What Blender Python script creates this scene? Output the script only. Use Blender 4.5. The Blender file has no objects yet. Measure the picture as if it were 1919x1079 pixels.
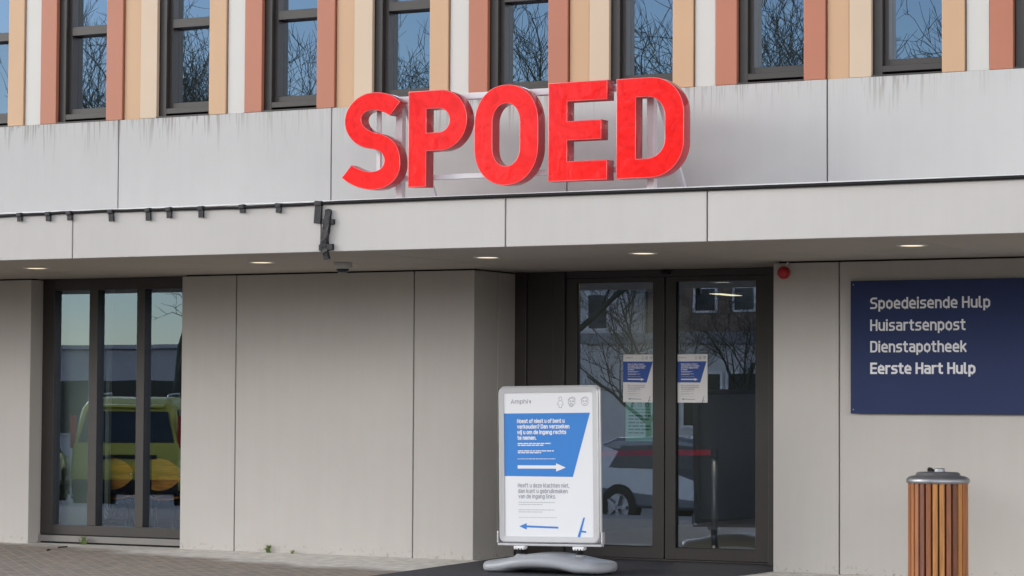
import bpy, bmesh, math, random
from mathutils import Vector, Matrix

# ------------------------------------------------------------------ camera, world, sun, exposure
scene = bpy.context.scene
COL = scene.collection
scene.render.resolution_x, scene.render.resolution_y = 1024, 576
scene.view_settings.view_transform = 'Standard'
scene.view_settings.look = 'None'
scene.view_settings.exposure = 1.0
scene.view_settings.gamma = 1.0
scene.cycles.use_denoising = True
scene.cycles.max_bounces = 10
scene.cycles.transparent_max_bounces = 12
scene.cycles.caustics_reflective = False
scene.cycles.caustics_refractive = False

cam_d = bpy.data.cameras.new('camera')
cam_d.lens = 91.92
cam_d.sensor_width = 36
cam_d.clip_end = 2000
cam = bpy.data.objects.new('camera', cam_d)
COL.objects.link(cam)
r_ = Vector((0.87985507, 0.47521293, 0.00526527))
u_ = Vector((0.01616477, -0.04099807, 0.99902846))
f_ = Vector((-0.47496711, 0.87891514, 0.04375407))
cam.matrix_world = Matrix(((r_.x, u_.x, -f_.x, 11.16856), (r_.y, u_.y, -f_.y, -19.97413),
                           (r_.z, u_.z, -f_.z, 1.37729), (0, 0, 0, 1)))
scene.camera = cam

SUN_EL, SUN_AZ = 17, 239          # azimuth measured from +Y clockwise (sun stands front-left of the facade)
world = bpy.data.worlds.new('World')
scene.world = world
world.use_nodes = True
wn, wl = world.node_tree.nodes, world.node_tree.links
wn.clear()
w_out = wn.new('ShaderNodeOutputWorld')
w_bg = wn.new('ShaderNodeBackground')
w_sky = wn.new('ShaderNodeTexSky')
w_sky.sky_type = 'NISHITA'
w_sky.sun_disc = False
w_sky.sun_elevation = math.radians(SUN_EL)
w_sky.sun_rotation = math.radians(SUN_AZ)
w_sky.dust_density = 0.2
w_sky.ozone_density = 2.0
w_sky.altitude = 1200
w_tc = wn.new('ShaderNodeTexCoord')
w_map = wn.new('ShaderNodeMapping')
w_map.inputs['Scale'].default_value = (1.0, 1.0, 2.6)
w_n = wn.new('ShaderNodeTexNoise')
w_n.inputs['Scale'].default_value = 2.4
w_n.inputs['Detail'].default_value = 7
w_ramp = wn.new('ShaderNodeValToRGB')
CR = w_ramp.color_ramp.elements
CR[0].position, CR[0].color = 0.170, (0, 0, 0, 1)
CR[1].position, CR[1].color = 0.225, (1, 1, 1, 1)
_e = CR.new(0.33); _e.color = (1, 1, 1, 1)
_e = CR.new(0.50); _e.color = (0.07, 0.07, 0.075, 1)
w_mix = wn.new('ShaderNodeMixRGB')
w_mix.inputs[2].default_value = (39.5, 39.3, 39.3, 1)      # sunlit cloud, same unit as the sky
wl.new(w_tc.outputs['Generated'], w_map.inputs['Vector'])
wl.new(w_map.outputs['Vector'], w_n.inputs['Vector'])
# open blue sky low down, a bright bank of cloud above the trees, thinner cloud overhead
w_sep = wn.new('ShaderNodeSeparateXYZ')
wl.new(w_tc.outputs['Generated'], w_sep.inputs[0])
w_el = wn.new('ShaderNodeMath'); w_el.operation = 'MULTIPLY_ADD'; w_el.inputs[1].default_value = 0.05
w_off = wn.new('ShaderNodeMath'); w_off.operation = 'ADD'; w_off.inputs[1].default_value = -0.025
# unseen bank lowered to light the wall; south-south-west gap kept for mirrored blue sky
w_dot = wn.new('ShaderNodeVectorMath'); w_dot.operation = 'DOT_PRODUCT'; w_dot.inputs[1].default_value = (-0.476, -0.879, 0.0)
w_gap = wn.new('ShaderNodeMapRange'); w_gap.interpolation_type = 'SMOOTHSTEP'
w_gap.inputs['From Min'].default_value = 0.87; w_gap.inputs['From Max'].default_value = 0.965
w_gap.inputs['To Min'].default_value = 0.15; w_gap.inputs['To Max'].default_value = 0.0
w_add = wn.new('ShaderNodeMath'); w_add.operation = 'ADD'
wl.new(w_tc.outputs['Generated'], w_dot.inputs[0]); wl.new(w_dot.outputs['Value'], w_gap.inputs['Value'])
wl.new(w_sep.outputs['Z'], w_add.inputs[0]); wl.new(w_gap.outputs['Result'], w_add.inputs[1])
wl.new(w_n.outputs['Fac'], w_el.inputs[0]); wl.new(w_add.outputs[0], w_el.inputs[2])
wl.new(w_el.outputs[0], w_off.inputs[0])
wl.new(w_off.outputs[0], w_ramp.inputs['Fac'])
wl.new(w_ramp.outputs['Color'], w_mix.inputs[0])
wl.new(w_sky.outputs['Color'], w_mix.inputs[1])
wl.new(w_mix.outputs['Color'], w_bg.inputs['Color'])
w_bg.inputs['Strength'].default_value = 0.06
wl.new(w_bg.outputs['Background'], w_out.inputs['Surface'])

sun_d = bpy.data.lights.new('sun', 'SUN')
sun_d.energy = 0.95
sun_d.angle = math.radians(32)
sun_d.color = (1.0, 0.95, 0.88)
sun = bpy.data.objects.new('sun', sun_d)
COL.objects.link(sun)
_el, _az = math.radians(SUN_EL), math.radians(SUN_AZ)
to_sun = Vector((math.sin(_az) * math.cos(_el), math.cos(_az) * math.cos(_el), math.sin(_el)))
sun.rotation_euler = to_sun.to_track_quat('Z', 'Y').to_euler()

# ------------------------------------------------------------------ materials
def lin(r, g, b):
    f = lambda c: (c / 255 / 12.92) if c / 255 <= 0.04045 else ((c / 255 + 0.055) / 1.055) ** 2.4
    return (f(r), f(g), f(b), 1)

def new_mat(name):
    m = bpy.data.materials.new(name)
    m.use_nodes = True
    n, l = m.node_tree.nodes, m.node_tree.links
    return m, n, l, n['Principled BSDF']

def node(n, kind, **kw):
    o = n.new(kind)
    for k, v in kw.items():
        if hasattr(o, k): setattr(o, k, v)
        else: o.inputs[k].default_value = v
    return o

def mat(name, col, rough=0.6, metal=0.0, var=0.06, scale=3.0, bump=0.0, bscale=60.0, island=0.0, coat=0.0, stretch=None, spec=None):
    """Procedural surface: base colour with soft mottling, optional per-piece variation and fine bump."""
    m, n, l, p = new_mat(name)
    tc = node(n, 'ShaderNodeTexCoord')
    mp = node(n, 'ShaderNodeMapping')
    if stretch: mp.inputs['Scale'].default_value = stretch
    l.new(tc.outputs['Object'], mp.inputs['Vector'])
    nz = node(n, 'ShaderNodeTexNoise', Scale=scale, Detail=5.0)
    l.new(mp.outputs['Vector'], nz.inputs['Vector'])
    mr = node(n, 'ShaderNodeMapRange')
    mr.inputs['From Min'].default_value = 0.3; mr.inputs['From Max'].default_value = 0.7
    mr.inputs['To Min'].default_value = 1 - var; mr.inputs['To Max'].default_value = 1 + var
    l.new(nz.outputs['Fac'], mr.inputs['Value'])
    hsv = node(n, 'ShaderNodeHueSaturation', Color=col)
    if island:
        g = node(n, 'ShaderNodeNewGeometry')
        mi = node(n, 'ShaderNodeMapRange')
        mi.inputs['To Min'].default_value = 1 - island; mi.inputs['To Max'].default_value = 1 + island
        l.new(g.outputs['Random Per Island'], mi.inputs['Value'])
        mu = node(n, 'ShaderNodeMath', operation='MULTIPLY')
        l.new(mr.outputs['Result'], mu.inputs[0]); l.new(mi.outputs['Result'], mu.inputs[1])
        l.new(mu.outputs[0], hsv.inputs['Value'])
    else:
        l.new(mr.outputs['Result'], hsv.inputs['Value'])
    l.new(hsv.outputs['Color'], p.inputs['Base Color'])
    p.inputs['Roughness'].default_value = rough
    p.inputs['Metallic'].default_value = metal
    if spec is not None: p.inputs['Specular IOR Level'].default_value = spec
    if coat: p.inputs['Coat Weight'].default_value = coat
    if bump:
        nb = node(n, 'ShaderNodeTexNoise', Scale=bscale, Detail=4.0)
        l.new(mp.outputs['Vector'], nb.inputs['Vector'])
        b = node(n, 'ShaderNodeBump', Strength=bump, Distance=0.01)
        l.new(nb.outputs['Fac'], b.inputs['Height'])
        l.new(b.outputs['Normal'], p.inputs['Normal'])
    return m

def concrete(name, col, drips=None, warm=0.0, dirt=None):
    """Smooth cast concrete; drips=(z_top, length) adds vertical run-off stains; dirt=z adds splash marks above the ground."""
    m, n, l, p = new_mat(name)
    tc = node(n, 'ShaderNodeTexCoord')
    n1 = node(n, 'ShaderNodeTexNoise', Scale=0.9, Detail=6.0)
    n2 = node(n, 'ShaderNodeTexNoise', Scale=7.0, Detail=6.0)
    for q in (n1, n2): l.new(tc.outputs['Object'], q.inputs['Vector'])
    g = node(n, 'ShaderNodeNewGeometry')
    a = node(n, 'ShaderNodeMath', operation='MULTIPLY_ADD'); a.inputs[1].default_value = 0.16; a.inputs[2].default_value = 0.92 - 0.03
    l.new(n1.outputs['Fac'], a.inputs[0])
    b = node(n, 'ShaderNodeMath', operation='MULTIPLY_ADD'); b.inputs[1].default_value = 0.05
    l.new(n2.outputs['Fac'], b.inputs[0]); l.new(a.outputs[0], b.inputs[2])
    c = node(n, 'ShaderNodeMath', operation='MULTIPLY_ADD'); c.inputs[1].default_value = 0.07
    l.new(g.outputs['Random Per Island'], c.inputs[0]); l.new(b.outputs[0], c.inputs[2])
    hsv = node(n, 'ShaderNodeHueSaturation', Color=col)
    l.new(c.outputs[0], hsv.inputs['Value'])
    out = hsv.outputs['Color']
    sep = node(n, 'ShaderNodeSeparateXYZ')
    l.new(tc.outputs['Object'], sep.inputs[0])
    if drips:
        zt, ln = drips
        cb = node(n, 'ShaderNodeCombineXYZ')
        l.new(sep.outputs['X'], cb.inputs['X'])
        zs = node(n, 'ShaderNodeMath', operation='MULTIPLY'); zs.inputs[1].default_value = 0.03
        l.new(sep.outputs['Z'], zs.inputs[0]); l.new(zs.outputs[0], cb.inputs['Z'])
        nd = node(n, 'ShaderNodeTexNoise', Scale=58.0, Detail=4.0)           # thin runs
        ne = node(n, 'ShaderNodeTexNoise', Scale=1.3, Detail=3.0)            # where along the wall they gather
        nf = node(n, 'ShaderNodeTexNoise', Scale=15.0, Detail=2.0)           # how far each run reaches
        for q in (nd, ne, nf): l.new(cb.outputs[0], q.inputs['Vector'])
        rd = node(n, 'ShaderNodeMapRange'); rd.inputs['From Min'].default_value = 0.51; rd.inputs['From Max'].default_value = 0.56
        l.new(nd.outputs['Fac'], rd.inputs['Value'])
        re = node(n, 'ShaderNodeMapRange'); re.inputs['From Min'].default_value = 0.36; re.inputs['From Max'].default_value = 0.62
        l.new(ne.outputs['Fac'], re.inputs['Value'])
        rf = node(n, 'ShaderNodeMapRange'); rf.inputs['From Min'].default_value = 0.35; rf.inputs['From Max'].default_value = 0.72
        rf.inputs['To Min'].default_value = 0.03; rf.inputs['To Max'].default_value = ln
        l.new(nf.outputs['Fac'], rf.inputs['Value'])
        dz = node(n, 'ShaderNodeMath', operation='SUBTRACT'); dz.inputs[0].default_value = zt
        l.new(sep.outputs['Z'], dz.inputs[1])
        q1 = node(n, 'ShaderNodeMath', operation='DIVIDE'); l.new(dz.outputs[0], q1.inputs[0]); l.new(rf.outputs['Result'], q1.inputs[1])
        q2 = node(n, 'ShaderNodeMapRange'); q2.inputs['From Min'].default_value = 0.0; q2.inputs['From Max'].default_value = 1.0
        q2.inputs['To Min'].default_value = 1.0; q2.inputs['To Max'].default_value = 0.0
        l.new(q1.outputs[0], q2.inputs['Value'])
        m1 = node(n, 'ShaderNodeMath', operation='MULTIPLY'); l.new(rd.outputs['Result'], m1.inputs[0]); l.new(re.outputs['Result'], m1.inputs[1])
        m2 = node(n, 'ShaderNodeMath', operation='MULTIPLY'); l.new(m1.outputs[0], m2.inputs[0]); l.new(q2.outputs['Result'], m2.inputs[1])
        m3 = node(n, 'ShaderNodeMath', operation='MULTIPLY'); l.new(m2.outputs[0], m3.inputs[0]); m3.inputs[1].default_value = 0.8
        mx = node(n, 'ShaderNodeMixRGB'); mx.inputs[2].default_value = lin(122, 116, 104)
        l.new(m3.outputs[0], mx.inputs[0]); l.new(out, mx.inputs[1])
        out = mx.outputs[0]
    # faint weathering: tall soft streaks
    ms = node(n, 'ShaderNodeMapping'); ms.inputs['Scale'].default_value = (6.0, 6.0, 0.35)
    l.new(tc.outputs['Object'], ms.inputs['Vector'])
    ns = node(n, 'ShaderNodeTexNoise', Scale=1.6, Detail=6.0, Roughness=0.65); l.new(ms.outputs['Vector'], ns.inputs['Vector'])
    rs = node(n, 'ShaderNodeMapRange'); rs.inputs['From Min'].default_value = 0.25; rs.inputs['From Max'].default_value = 0.75
    rs.inputs['To Min'].default_value = 0.975; rs.inputs['To Max'].default_value = 1.02
    l.new(ns.outputs['Fac'], rs.inputs['Value'])
    hs = node(n, 'ShaderNodeHueSaturation'); l.new(out, hs.inputs['Color']); l.new(rs.outputs['Result'], hs.inputs['Value'])
    out = hs.outputs['Color']
    if dirt:
        nd = node(n, 'ShaderNodeTexNoise', Scale=26.0, Detail=5.0)
        l.new(tc.outputs['Object'], nd.inputs['Vector'])
        rd = node(n, 'ShaderNodeMapRange'); rd.inputs['From Min'].default_value = 0.57; rd.inputs['From Max'].default_value = 0.72
        l.new(nd.outputs['Fac'], rd.inputs['Value'])
        rz = node(n, 'ShaderNodeMapRange'); rz.inputs['From Min'].default_value = 0.0; rz.inputs['From Max'].default_value = dirt
        rz.inputs['To Min'].default_value = 0.75; rz.inputs['To Max'].default_value = 0.0
        l.new(sep.outputs['Z'], rz.inputs['Value'])
        m1 = node(n, 'ShaderNodeMath', operation='MULTIPLY'); l.new(rd.outputs['Result'], m1.inputs[0]); l.new(rz.outputs['Result'], m1.inputs[1])
        mx = node(n, 'ShaderNodeMixRGB'); mx.inputs[2].default_value = lin(120, 105, 90)
        l.new(m1.outputs[0], mx.inputs[0]); l.new(out, mx.inputs[1])
        out = mx.outputs[0]
    l.new(out, p.inputs['Base Color'])
    p.inputs['Roughness'].default_value = 0.85
    p.inputs['Specular IOR Level'].default_value = 0.25
    nb = node(n, 'ShaderNodeTexNoise', Scale=120.0, Detail=3.0)
    l.new(tc.outputs['Object'], nb.inputs['Vector'])
    bp = node(n, 'ShaderNodeBump', Strength=0.06, Distance=0.003)
    l.new(nb.outputs['Fac'], bp.inputs['Height']); l.new(bp.outputs['Normal'], p.inputs['Normal'])
    return m

def glass(name, refl, tint, gcol=(1, 1, 1, 1), wave=0.02):
    m, n, l, p = new_mat(name)
    n.remove(p)
    out = n['Material Output']
    tr = node(n, 'ShaderNodeBsdfTransparent', Color=tint)
    gl = node(n, 'ShaderNodeBsdfGlossy', Color=gcol, Roughness=0.0)
    lw = node(n, 'ShaderNodeFresnel', IOR=1.5)
    mr = node(n, 'ShaderNodeMapRange')
    mr.inputs['To Min'].default_value = refl - 0.03; mr.inputs['To Max'].default_value = 1.0
    l.new(lw.outputs['Fac'], mr.inputs['Value'])
    tc = node(n, 'ShaderNodeTexCoord')
    nz = node(n, 'ShaderNodeTexNoise', Scale=1.6, Detail=1.0)
    l.new(tc.outputs['Object'], nz.inputs['Vector'])
    b = node(n, 'ShaderNodeBump', Strength=wave, Distance=0.02)
    l.new(nz.outputs['Fac'], b.inputs['Height']); l.new(b.outputs['Normal'], gl.inputs['Normal'])
    mx = node(n, 'ShaderNodeMixShader')
    l.new(mr.outputs['Result'], mx.inputs[0]); l.new(tr.outputs[0], mx.inputs[1]); l.new(gl.outputs[0], mx.inputs[2])
    l.new(mx.outputs[0], out.inputs['Surface'])
    return m

def emit(name, col, s):
    m, n, l, p = new_mat(name)
    p.inputs['Base Color'].default_value = col
    p.inputs['Emission Color'].default_value = col
    p.inputs['Emission Strength'].default_value = s
    return m

M = {}
M['band'] = concrete('pale_concrete_band', (0.465, 0.46, 0.455, 1), drips=(3.822, 0.42))
M['wall'] = concrete('smooth_concrete_wall', (0.485, 0.462, 0.437, 1), dirt=0.10)
M['fascia'] = concrete('canopy_concrete', (0.50, 0.485, 0.47, 1))
M['soffit'] = concrete('soffit_board', (0.44, 0.41, 0.37, 1))
M['joint'] = mat('dark_joint', (0.02, 0.02, 0.02, 1), 0.9)
M['terracotta'] = mat('terracotta_cladding', (0.40, 0.145, 0.085, 1), 0.5, var=0.05, scale=1.2, island=0.07)
M['tan'] = mat('tan_cladding', (0.52, 0.325, 0.19, 1), 0.5, var=0.04, scale=1.2, island=0.05)
M['beige'] = mat('beige_cladding', (0.55, 0.425, 0.31, 1), 0.5, var=0.04, scale=1.2, island=0.05)
M['white_clad'] = mat('off_white_cladding', (0.55, 0.535, 0.51, 1), 0.5, var=0.03, scale=1.2, island=0.03)
M['frame'] = mat('bronze_brown_metal', (0.034, 0.029, 0.027, 1), 0.42, var=0.08, scale=5)
M['frame_grey'] = mat('grey_sill_metal', (0.20, 0.19, 0.18, 1), 0.5)
M['glass_up'] = glass('solar_glass', 0.44, (0.25, 0.28, 0.28, 1), (0.74, 0.84, 1.0, 1), 0.03)
M['glass_low'] = glass('entrance_glass', 0.31, (0.90, 0.95, 0.93, 1), (0.60, 0.74, 0.96, 1), 0.01)
M['coping'] = mat('white_metal_coping', (0.7, 0.7, 0.7, 1), 0.4)
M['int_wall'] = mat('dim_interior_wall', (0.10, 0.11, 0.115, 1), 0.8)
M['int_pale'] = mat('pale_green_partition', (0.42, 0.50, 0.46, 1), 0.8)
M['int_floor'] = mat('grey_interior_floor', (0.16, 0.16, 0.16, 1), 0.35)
M['render_white'] = mat('white_render', (0.62, 0.62, 0.62, 1), 0.8)
M['render_grey'] = mat('grey_render', (0.33, 0.33, 0.35, 1), 0.8)
M['dark_glass'] = mat('dark_window_glass', (0.02, 0.025, 0.03, 1), 0.08)
M['white_paint'] = mat('white_paint', (0.75, 0.75, 0.76, 1), 0.4)
M['white_steel'] = mat('white_coated_steel', (0.66, 0.66, 0.69, 1), 0.35, var=0.04)
M['steel'] = mat('galvanised_steel', (0.34, 0.35, 0.38, 1), 0.48, metal=0.85, var=0.15, scale=14)
M['chrome'] = mat('chrome', (0.6, 0.6, 0.6, 1), 0.12, metal=1.0)
M['black'] = mat('black_rubber', (0.009, 0.009, 0.010, 1), 0.7, spec=0.3)
M['tape'] = mat('black_duct_tape', (0.009, 0.010, 0.014, 1), 0.6, var=0.3, scale=22, bump=0.5, bscale=30)
M['navy'] = mat('navy_sign_enamel', (0.015, 0.028, 0.100, 1), 0.4, spec=0.3, var=0.03)
M['sign_text'] = mat('pale_grey_lettering', (0.75, 0.75, 0.78, 1), 0.5, var=0.02)
M['paper'] = mat('white_poster_paper', (0.78, 0.79, 0.82, 1), 0.3, var=0.01)
M['poster_blue'] = mat('poster_blue_ink', (0.045, 0.22, 0.62, 1), 0.3, var=0.02)
M['poster_blue_dark'] = mat('copied_blue_ink', (0.022, 0.075, 0.33, 1), 0.4, var=0.03)
M['ink_grey'] = mat('grey_ink', (0.27, 0.28, 0.33, 1), 0.5, var=0.02)
M['ink_pale'] = mat('pale_grey_ink', (0.45, 0.46, 0.50, 1), 0.5, var=0.02)
M['paper_dim'] = mat('copy_paper', (0.72, 0.70, 0.70, 1), 0.6, var=0.02)
M['teal'] = mat('sea_green_paper', (0.24, 0.47, 0.40, 1), 0.7, var=0.04)
M['teal_ink'] = mat('dark_green_ink', (0.035, 0.10, 0.10, 1), 0.7)
M['alu'] = mat('silver_snap_frame', (0.60, 0.60, 0.62, 1), 0.25, metal=0.30, var=0.03)
M['grey_plastic'] = mat('grey_moulded_plastic', (0.35, 0.365, 0.395, 1), 0.38, var=0.05, scale=6)
M['siren_red'] = mat('red_siren_plastic', (0.42, 0.012, 0.02, 1), 0.35)
M['belt'] = mat('red_belt_webbing', (0.85, 0.02, 0.06, 1), 0.55)
M['cctv'] = mat('grey_camera_housing', (0.52, 0.53, 0.52, 1), 0.4)
M['weed'] = mat('weed_green', (0.10, 0.15, 0.03, 1), 0.7, var=0.3, scale=30)
M['lamp'] = emit('warm_lamp', (1.0, 0.86, 0.60, 1), 0.6)
M['lamp_in'] = emit('warm_ceiling_lamp', (1.0, 0.92, 0.62, 1), 0.7)
M['bark'] = mat('dark_bark', (0.055, 0.065, 0.045, 1), 0.9, var=0.3, scale=6)
M['twig'] = mat('twig_bark', (0.05, 0.055, 0.042, 1), 0.9)
M['tyre'] = mat('tyre_rubber', (0.015, 0.015, 0.015, 1), 0.8)
M['rim'] = mat('alloy_rim', (0.5, 0.5, 0.52, 1), 0.3, metal=0.8)
M['tail'] = mat('red_tail_lens', (0.36, 0.012, 0.02, 1), 0.2)
M['plate'] = mat('number_plate', (0.7, 0.5, 0.05, 1), 0.5)
M['car_yellow'] = mat('yellow_car_paint', (0.46, 0.44, 0.07, 1), 0.45, coat=0.15, var=0.02)
M['car_grey'] = mat('grey_car_paint', (0.125, 0.14, 0.165, 1), 0.25, metal=0.3, coat=1.0, var=0.02)
M['car_silver'] = mat('silver_car_paint', (0.42, 0.45, 0.49, 1), 0.28, metal=0.4, coat=1.0, var=0.02)
M['car_white'] = mat('white_car_paint', (0.72, 0.74, 0.78, 1), 0.28, coat=1.0, var=0.02)
M['leaf_dark'] = mat('dark_leaf', (0.03, 0.06, 0.02, 1), 0.6, var=0.3, scale=12)

def red_letter_mat():
    m, n, l, p = new_mat('glossy_red_acrylic')
    tc = node(n, 'ShaderNodeTexCoord')
    nz = node(n, 'ShaderNodeTexNoise', Scale=5.0, Detail=5.0, Distortion=3.4)
    l.new(tc.outputs['Object'], nz.inputs['Vector'])
    cr = node(n, 'ShaderNodeValToRGB')
    cr.color_ramp.elements[0].position = 0.36; cr.color_ramp.elements[1].position = 0.58
    cr.color_ramp.elements[0].color = (0.81, 0.016, 0.016, 1)
    cr.color_ramp.elements[1].color = (0.94, 0.024, 0.022, 1)  # mottling painted into the red, standing in for mirrored branches
    l.new(nz.outputs['Fac'], cr.inputs['Fac'])
    l.new(cr.outputs['Color'], p.inputs['Base Color'])
    p.inputs['Roughness'].default_value = 0.06
    p.inputs['Specular IOR Level'].default_value = 0.6
    nb = node(n, 'ShaderNodeTexNoise', Scale=4.0, Detail=3.0, Distortion=2.0)
    l.new(tc.outputs['Object'], nb.inputs['Vector'])
    b = node(n, 'ShaderNodeBump', Strength=0.055, Distance=0.05)
    l.new(nb.outputs['Fac'], b.inputs['Height']); l.new(b.outputs['Normal'], p.inputs['Normal'])
    return m
M['red'] = red_letter_mat()
M['red_glint'] = mat('painted_edge_glint', (0.82, 0.13, 0.13, 1), 0.25, var=0.04)  # paler red painted on the bevels for light catching the letter edges
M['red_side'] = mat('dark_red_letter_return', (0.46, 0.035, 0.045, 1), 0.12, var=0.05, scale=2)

def wood_mat(name, cols, island=True, scale=(14, 14, 1.2)):
    m, n, l, p = new_mat(name)
    tc = node(n, 'ShaderNodeTexCoord')
    mp = node(n, 'ShaderNodeMapping'); mp.inputs['Scale'].default_value = scale
    l.new(tc.outputs['Object'], mp.inputs['Vector'])
    nz = node(n, 'ShaderNodeTexNoise', Scale=2.5, Detail=6.0, Distortion=0.6)
    l.new(mp.outputs['Vector'], nz.inputs['Vector'])
    g = node(n, 'ShaderNodeNewGeometry')
    cr = node(n, 'ShaderNodeValToRGB'); cr.color_ramp.interpolation = 'CONSTANT' if island else 'LINEAR'
    el = cr.color_ramp.elements
    while len(el) < len(cols): el.new(0.5)
    for i, c in enumerate(cols):
        el[i].position = i / len(cols) if island else i / max(1, len(cols) - 1); el[i].color = c
    l.new(g.outputs['Random Per Island'] if island else nz.outputs['Fac'], cr.inputs['Fac'])
    mr = node(n, 'ShaderNodeMapRange'); mr.inputs['From Min'].default_value = 0.25; mr.inputs['From Max'].default_value = 0.75
    mr.inputs['To Min'].default_value = 0.68; mr.inputs['To Max'].default_value = 1.25
    l.new(nz.outputs['Fac'], mr.inputs['Value'])
    hsv = node(n, 'ShaderNodeHueSaturation'); l.new(cr.outputs['Color'], hsv.inputs['Color']); l.new(mr.outputs['Result'], hsv.inputs['Value'])
    l.new(hsv.outputs['Color'], p.inputs['Base Color'])
    p.inputs['Roughness'].default_value = 0.5
    return m
M['slats'] = wood_mat('oiled_hardwood_slats', [(0.25, 0.086, 0.030, 1), (0.45, 0.19, 0.050, 1), (0.16, 0.050, 0.022, 1), (0.36, 0.130, 0.038, 1), (0.28, 0.098, 0.036, 1)])
M['chair_wood'] = wood_mat('honey_plywood', [(0.62, 0.22, 0.012, 1), (0.85, 0.38, 0.022, 1)], island=False, scale=(1.5, 6, 14))

def paving_mat():
    m, n, l, p = new_mat('brick_paving')
    tc = node(n, 'ShaderNodeTexCoord')
    mp = node(n, 'ShaderNodeMapping'); mp.inputs['Rotation'].default_value = (0, 0, math.radians(45))
    l.new(tc.outputs['Object'], mp.inputs['Vector'])
    bt = node(n, 'ShaderNodeTexBrick', Scale=1.0)
    bt.inputs['Brick Width'].default_value = 0.21; bt.inputs['Row Height'].default_value = 0.105
    bt.inputs['Mortar Size'].default_value = 0.007; bt.inputs['Mortar Smooth'].default_value = 0.4
    bt.inputs['Color1'].default_value = (0.34, 0.275, 0.22, 1); bt.inputs['Color2'].default_value = (0.275, 0.235, 0.20, 1)
    bt.inputs['Mortar'].default_value = (0.37, 0.34, 0.30, 1)
    l.new(mp.outputs['Vector'], bt.inputs['Vector'])
    # sand and lime washed out along the wall: a pale band whose edge runs slantwise
    sep = node(n, 'ShaderNodeSeparateXYZ'); l.new(tc.outputs['Object'], sep.inputs[0])
    nz = node(n, 'ShaderNodeTexNoise', Scale=1.5, Detail=8.0); l.new(tc.outputs['Object'], nz.inputs['Vector'])
    ex = node(n, 'ShaderNodeMath', operation='MULTIPLY_ADD'); ex.inputs[1].default_value = 0.34; ex.inputs[2].default_value = 1.75
    l.new(sep.outputs['X'], ex.inputs[0])                   # width of the pale band grows to the right
    exc = node(n, 'ShaderNodeMath', operation='MAXIMUM'); exc.inputs[1].default_value = 0.10; l.new(ex.outputs[0], exc.inputs[0])
    exd = node(n, 'ShaderNodeMath', operation='MINIMUM'); exd.inputs[1].default_value = 1.6; l.new(exc.outputs[0], exd.inputs[0])
    dd = node(n, 'ShaderNodeMath', operation='ADD'); l.new(exd.outputs[0], dd.inputs[0]); l.new(sep.outputs['Y'], dd.inputs[1])
    de = node(n, 'ShaderNodeMath', operation='MULTIPLY_ADD'); de.inputs[1].default_value = 1.1; l.new(nz.outputs['Fac'], de.inputs[0])
    de2 = node(n, 'ShaderNodeMath', operation='SUBTRACT'); de2.inputs[1].default_value = 0.55; l.new(dd.outputs[0], de2.inputs[0])
    l.new(de2.outputs[0], de.inputs[2])
    rm = node(n, 'ShaderNodeMapRange'); rm.inputs['From Min'].default_value = -0.18; rm.inputs['From Max'].default_value = 0.22
    rm.inputs['To Max'].default_value = 0.9
    l.new(de.outputs[0], rm.inputs['Value'])
    mx = node(n, 'ShaderNodeMixRGB'); mx.inputs[2].default_value = (0.80, 0.77, 0.72, 1)
    l.new(rm.outputs['Result'], mx.inputs[0]); l.new(bt.outputs['Color'], mx.inputs[1])
    n3 = node(n, 'ShaderNodeTexNoise', Scale=9.0, Detail=8.0); l.new(tc.outputs['Object'], n3.inputs['Vector'])
    r3 = node(n, 'ShaderNodeMapRange'); r3.inputs['From Min'].default_value = 0.3; r3.inputs['From Max'].default_value = 0.7
    r3.inputs['To Min'].default_value = 0.78; r3.inputs['To Max'].default_value = 1.2
    l.new(n3.outputs['Fac'], r3.inputs['Value'])
    hsv = node(n, 'ShaderNodeHueSaturation'); l.new(mx.outputs[0], hsv.inputs['Color']); l.new(r3.outputs['Result'], hsv.inputs['Value'])
    l.new(hsv.outputs['Color'], p.inputs['Base Color'])
    p.inputs['Roughness'].default_value = 0.9
    b = node(n, 'ShaderNodeBump', Strength=0.5, Distance=0.006); l.new(bt.outputs['Fac'], b.inputs['Height']); b.invert = True
    l.new(b.outputs['Normal'], p.inputs['Normal'])
    return m
M['paving'] = paving_mat()
M['asphalt'] = mat('worn_asphalt', (0.17, 0.17, 0.175, 1), 0.85, var=0.15, scale=2.0, bump=0.3, bscale=80)
M['mat'] = mat('dark_entrance_matting', (0.046, 0.047, 0.060, 1), 0.8, var=0.12, scale=4, bump=0.3, bscale=90)
M['kerb'] = mat('kerb_stone', (0.34, 0.33, 0.32, 1), 0.85)

def brickwall_mat():
    m, n, l, p = new_mat('brown_brickwork')
    tc = node(n, 'ShaderNodeTexCoord')
    mp = node(n, 'ShaderNodeMapping'); mp.inputs['Rotation'].default_value = (math.radians(90), 0, 0)
    l.new(tc.outputs['Object'], mp.inputs['Vector'])
    bt = node(n, 'ShaderNodeTexBrick', Scale=1.0)
    bt.inputs['Brick Width'].default_value = 0.22; bt.inputs['Row Height'].default_value = 0.065; bt.inputs['Mortar Size'].default_value = 0.005
    bt.inputs['Color1'].default_value = (0.20, 0.135, 0.10, 1); bt.inputs['Color2'].default_value = (0.26, 0.17, 0.125, 1); bt.inputs['Mortar'].default_value = (0.26, 0.24, 0.22, 1)
    l.new(mp.outputs['Vector'], bt.inputs['Vector']); l.new(bt.outputs['Color'], p.inputs['Base Color'])
    p.inputs['Roughness'].default_value = 0.9
    return m
M['brick'] = brickwall_mat()

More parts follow.
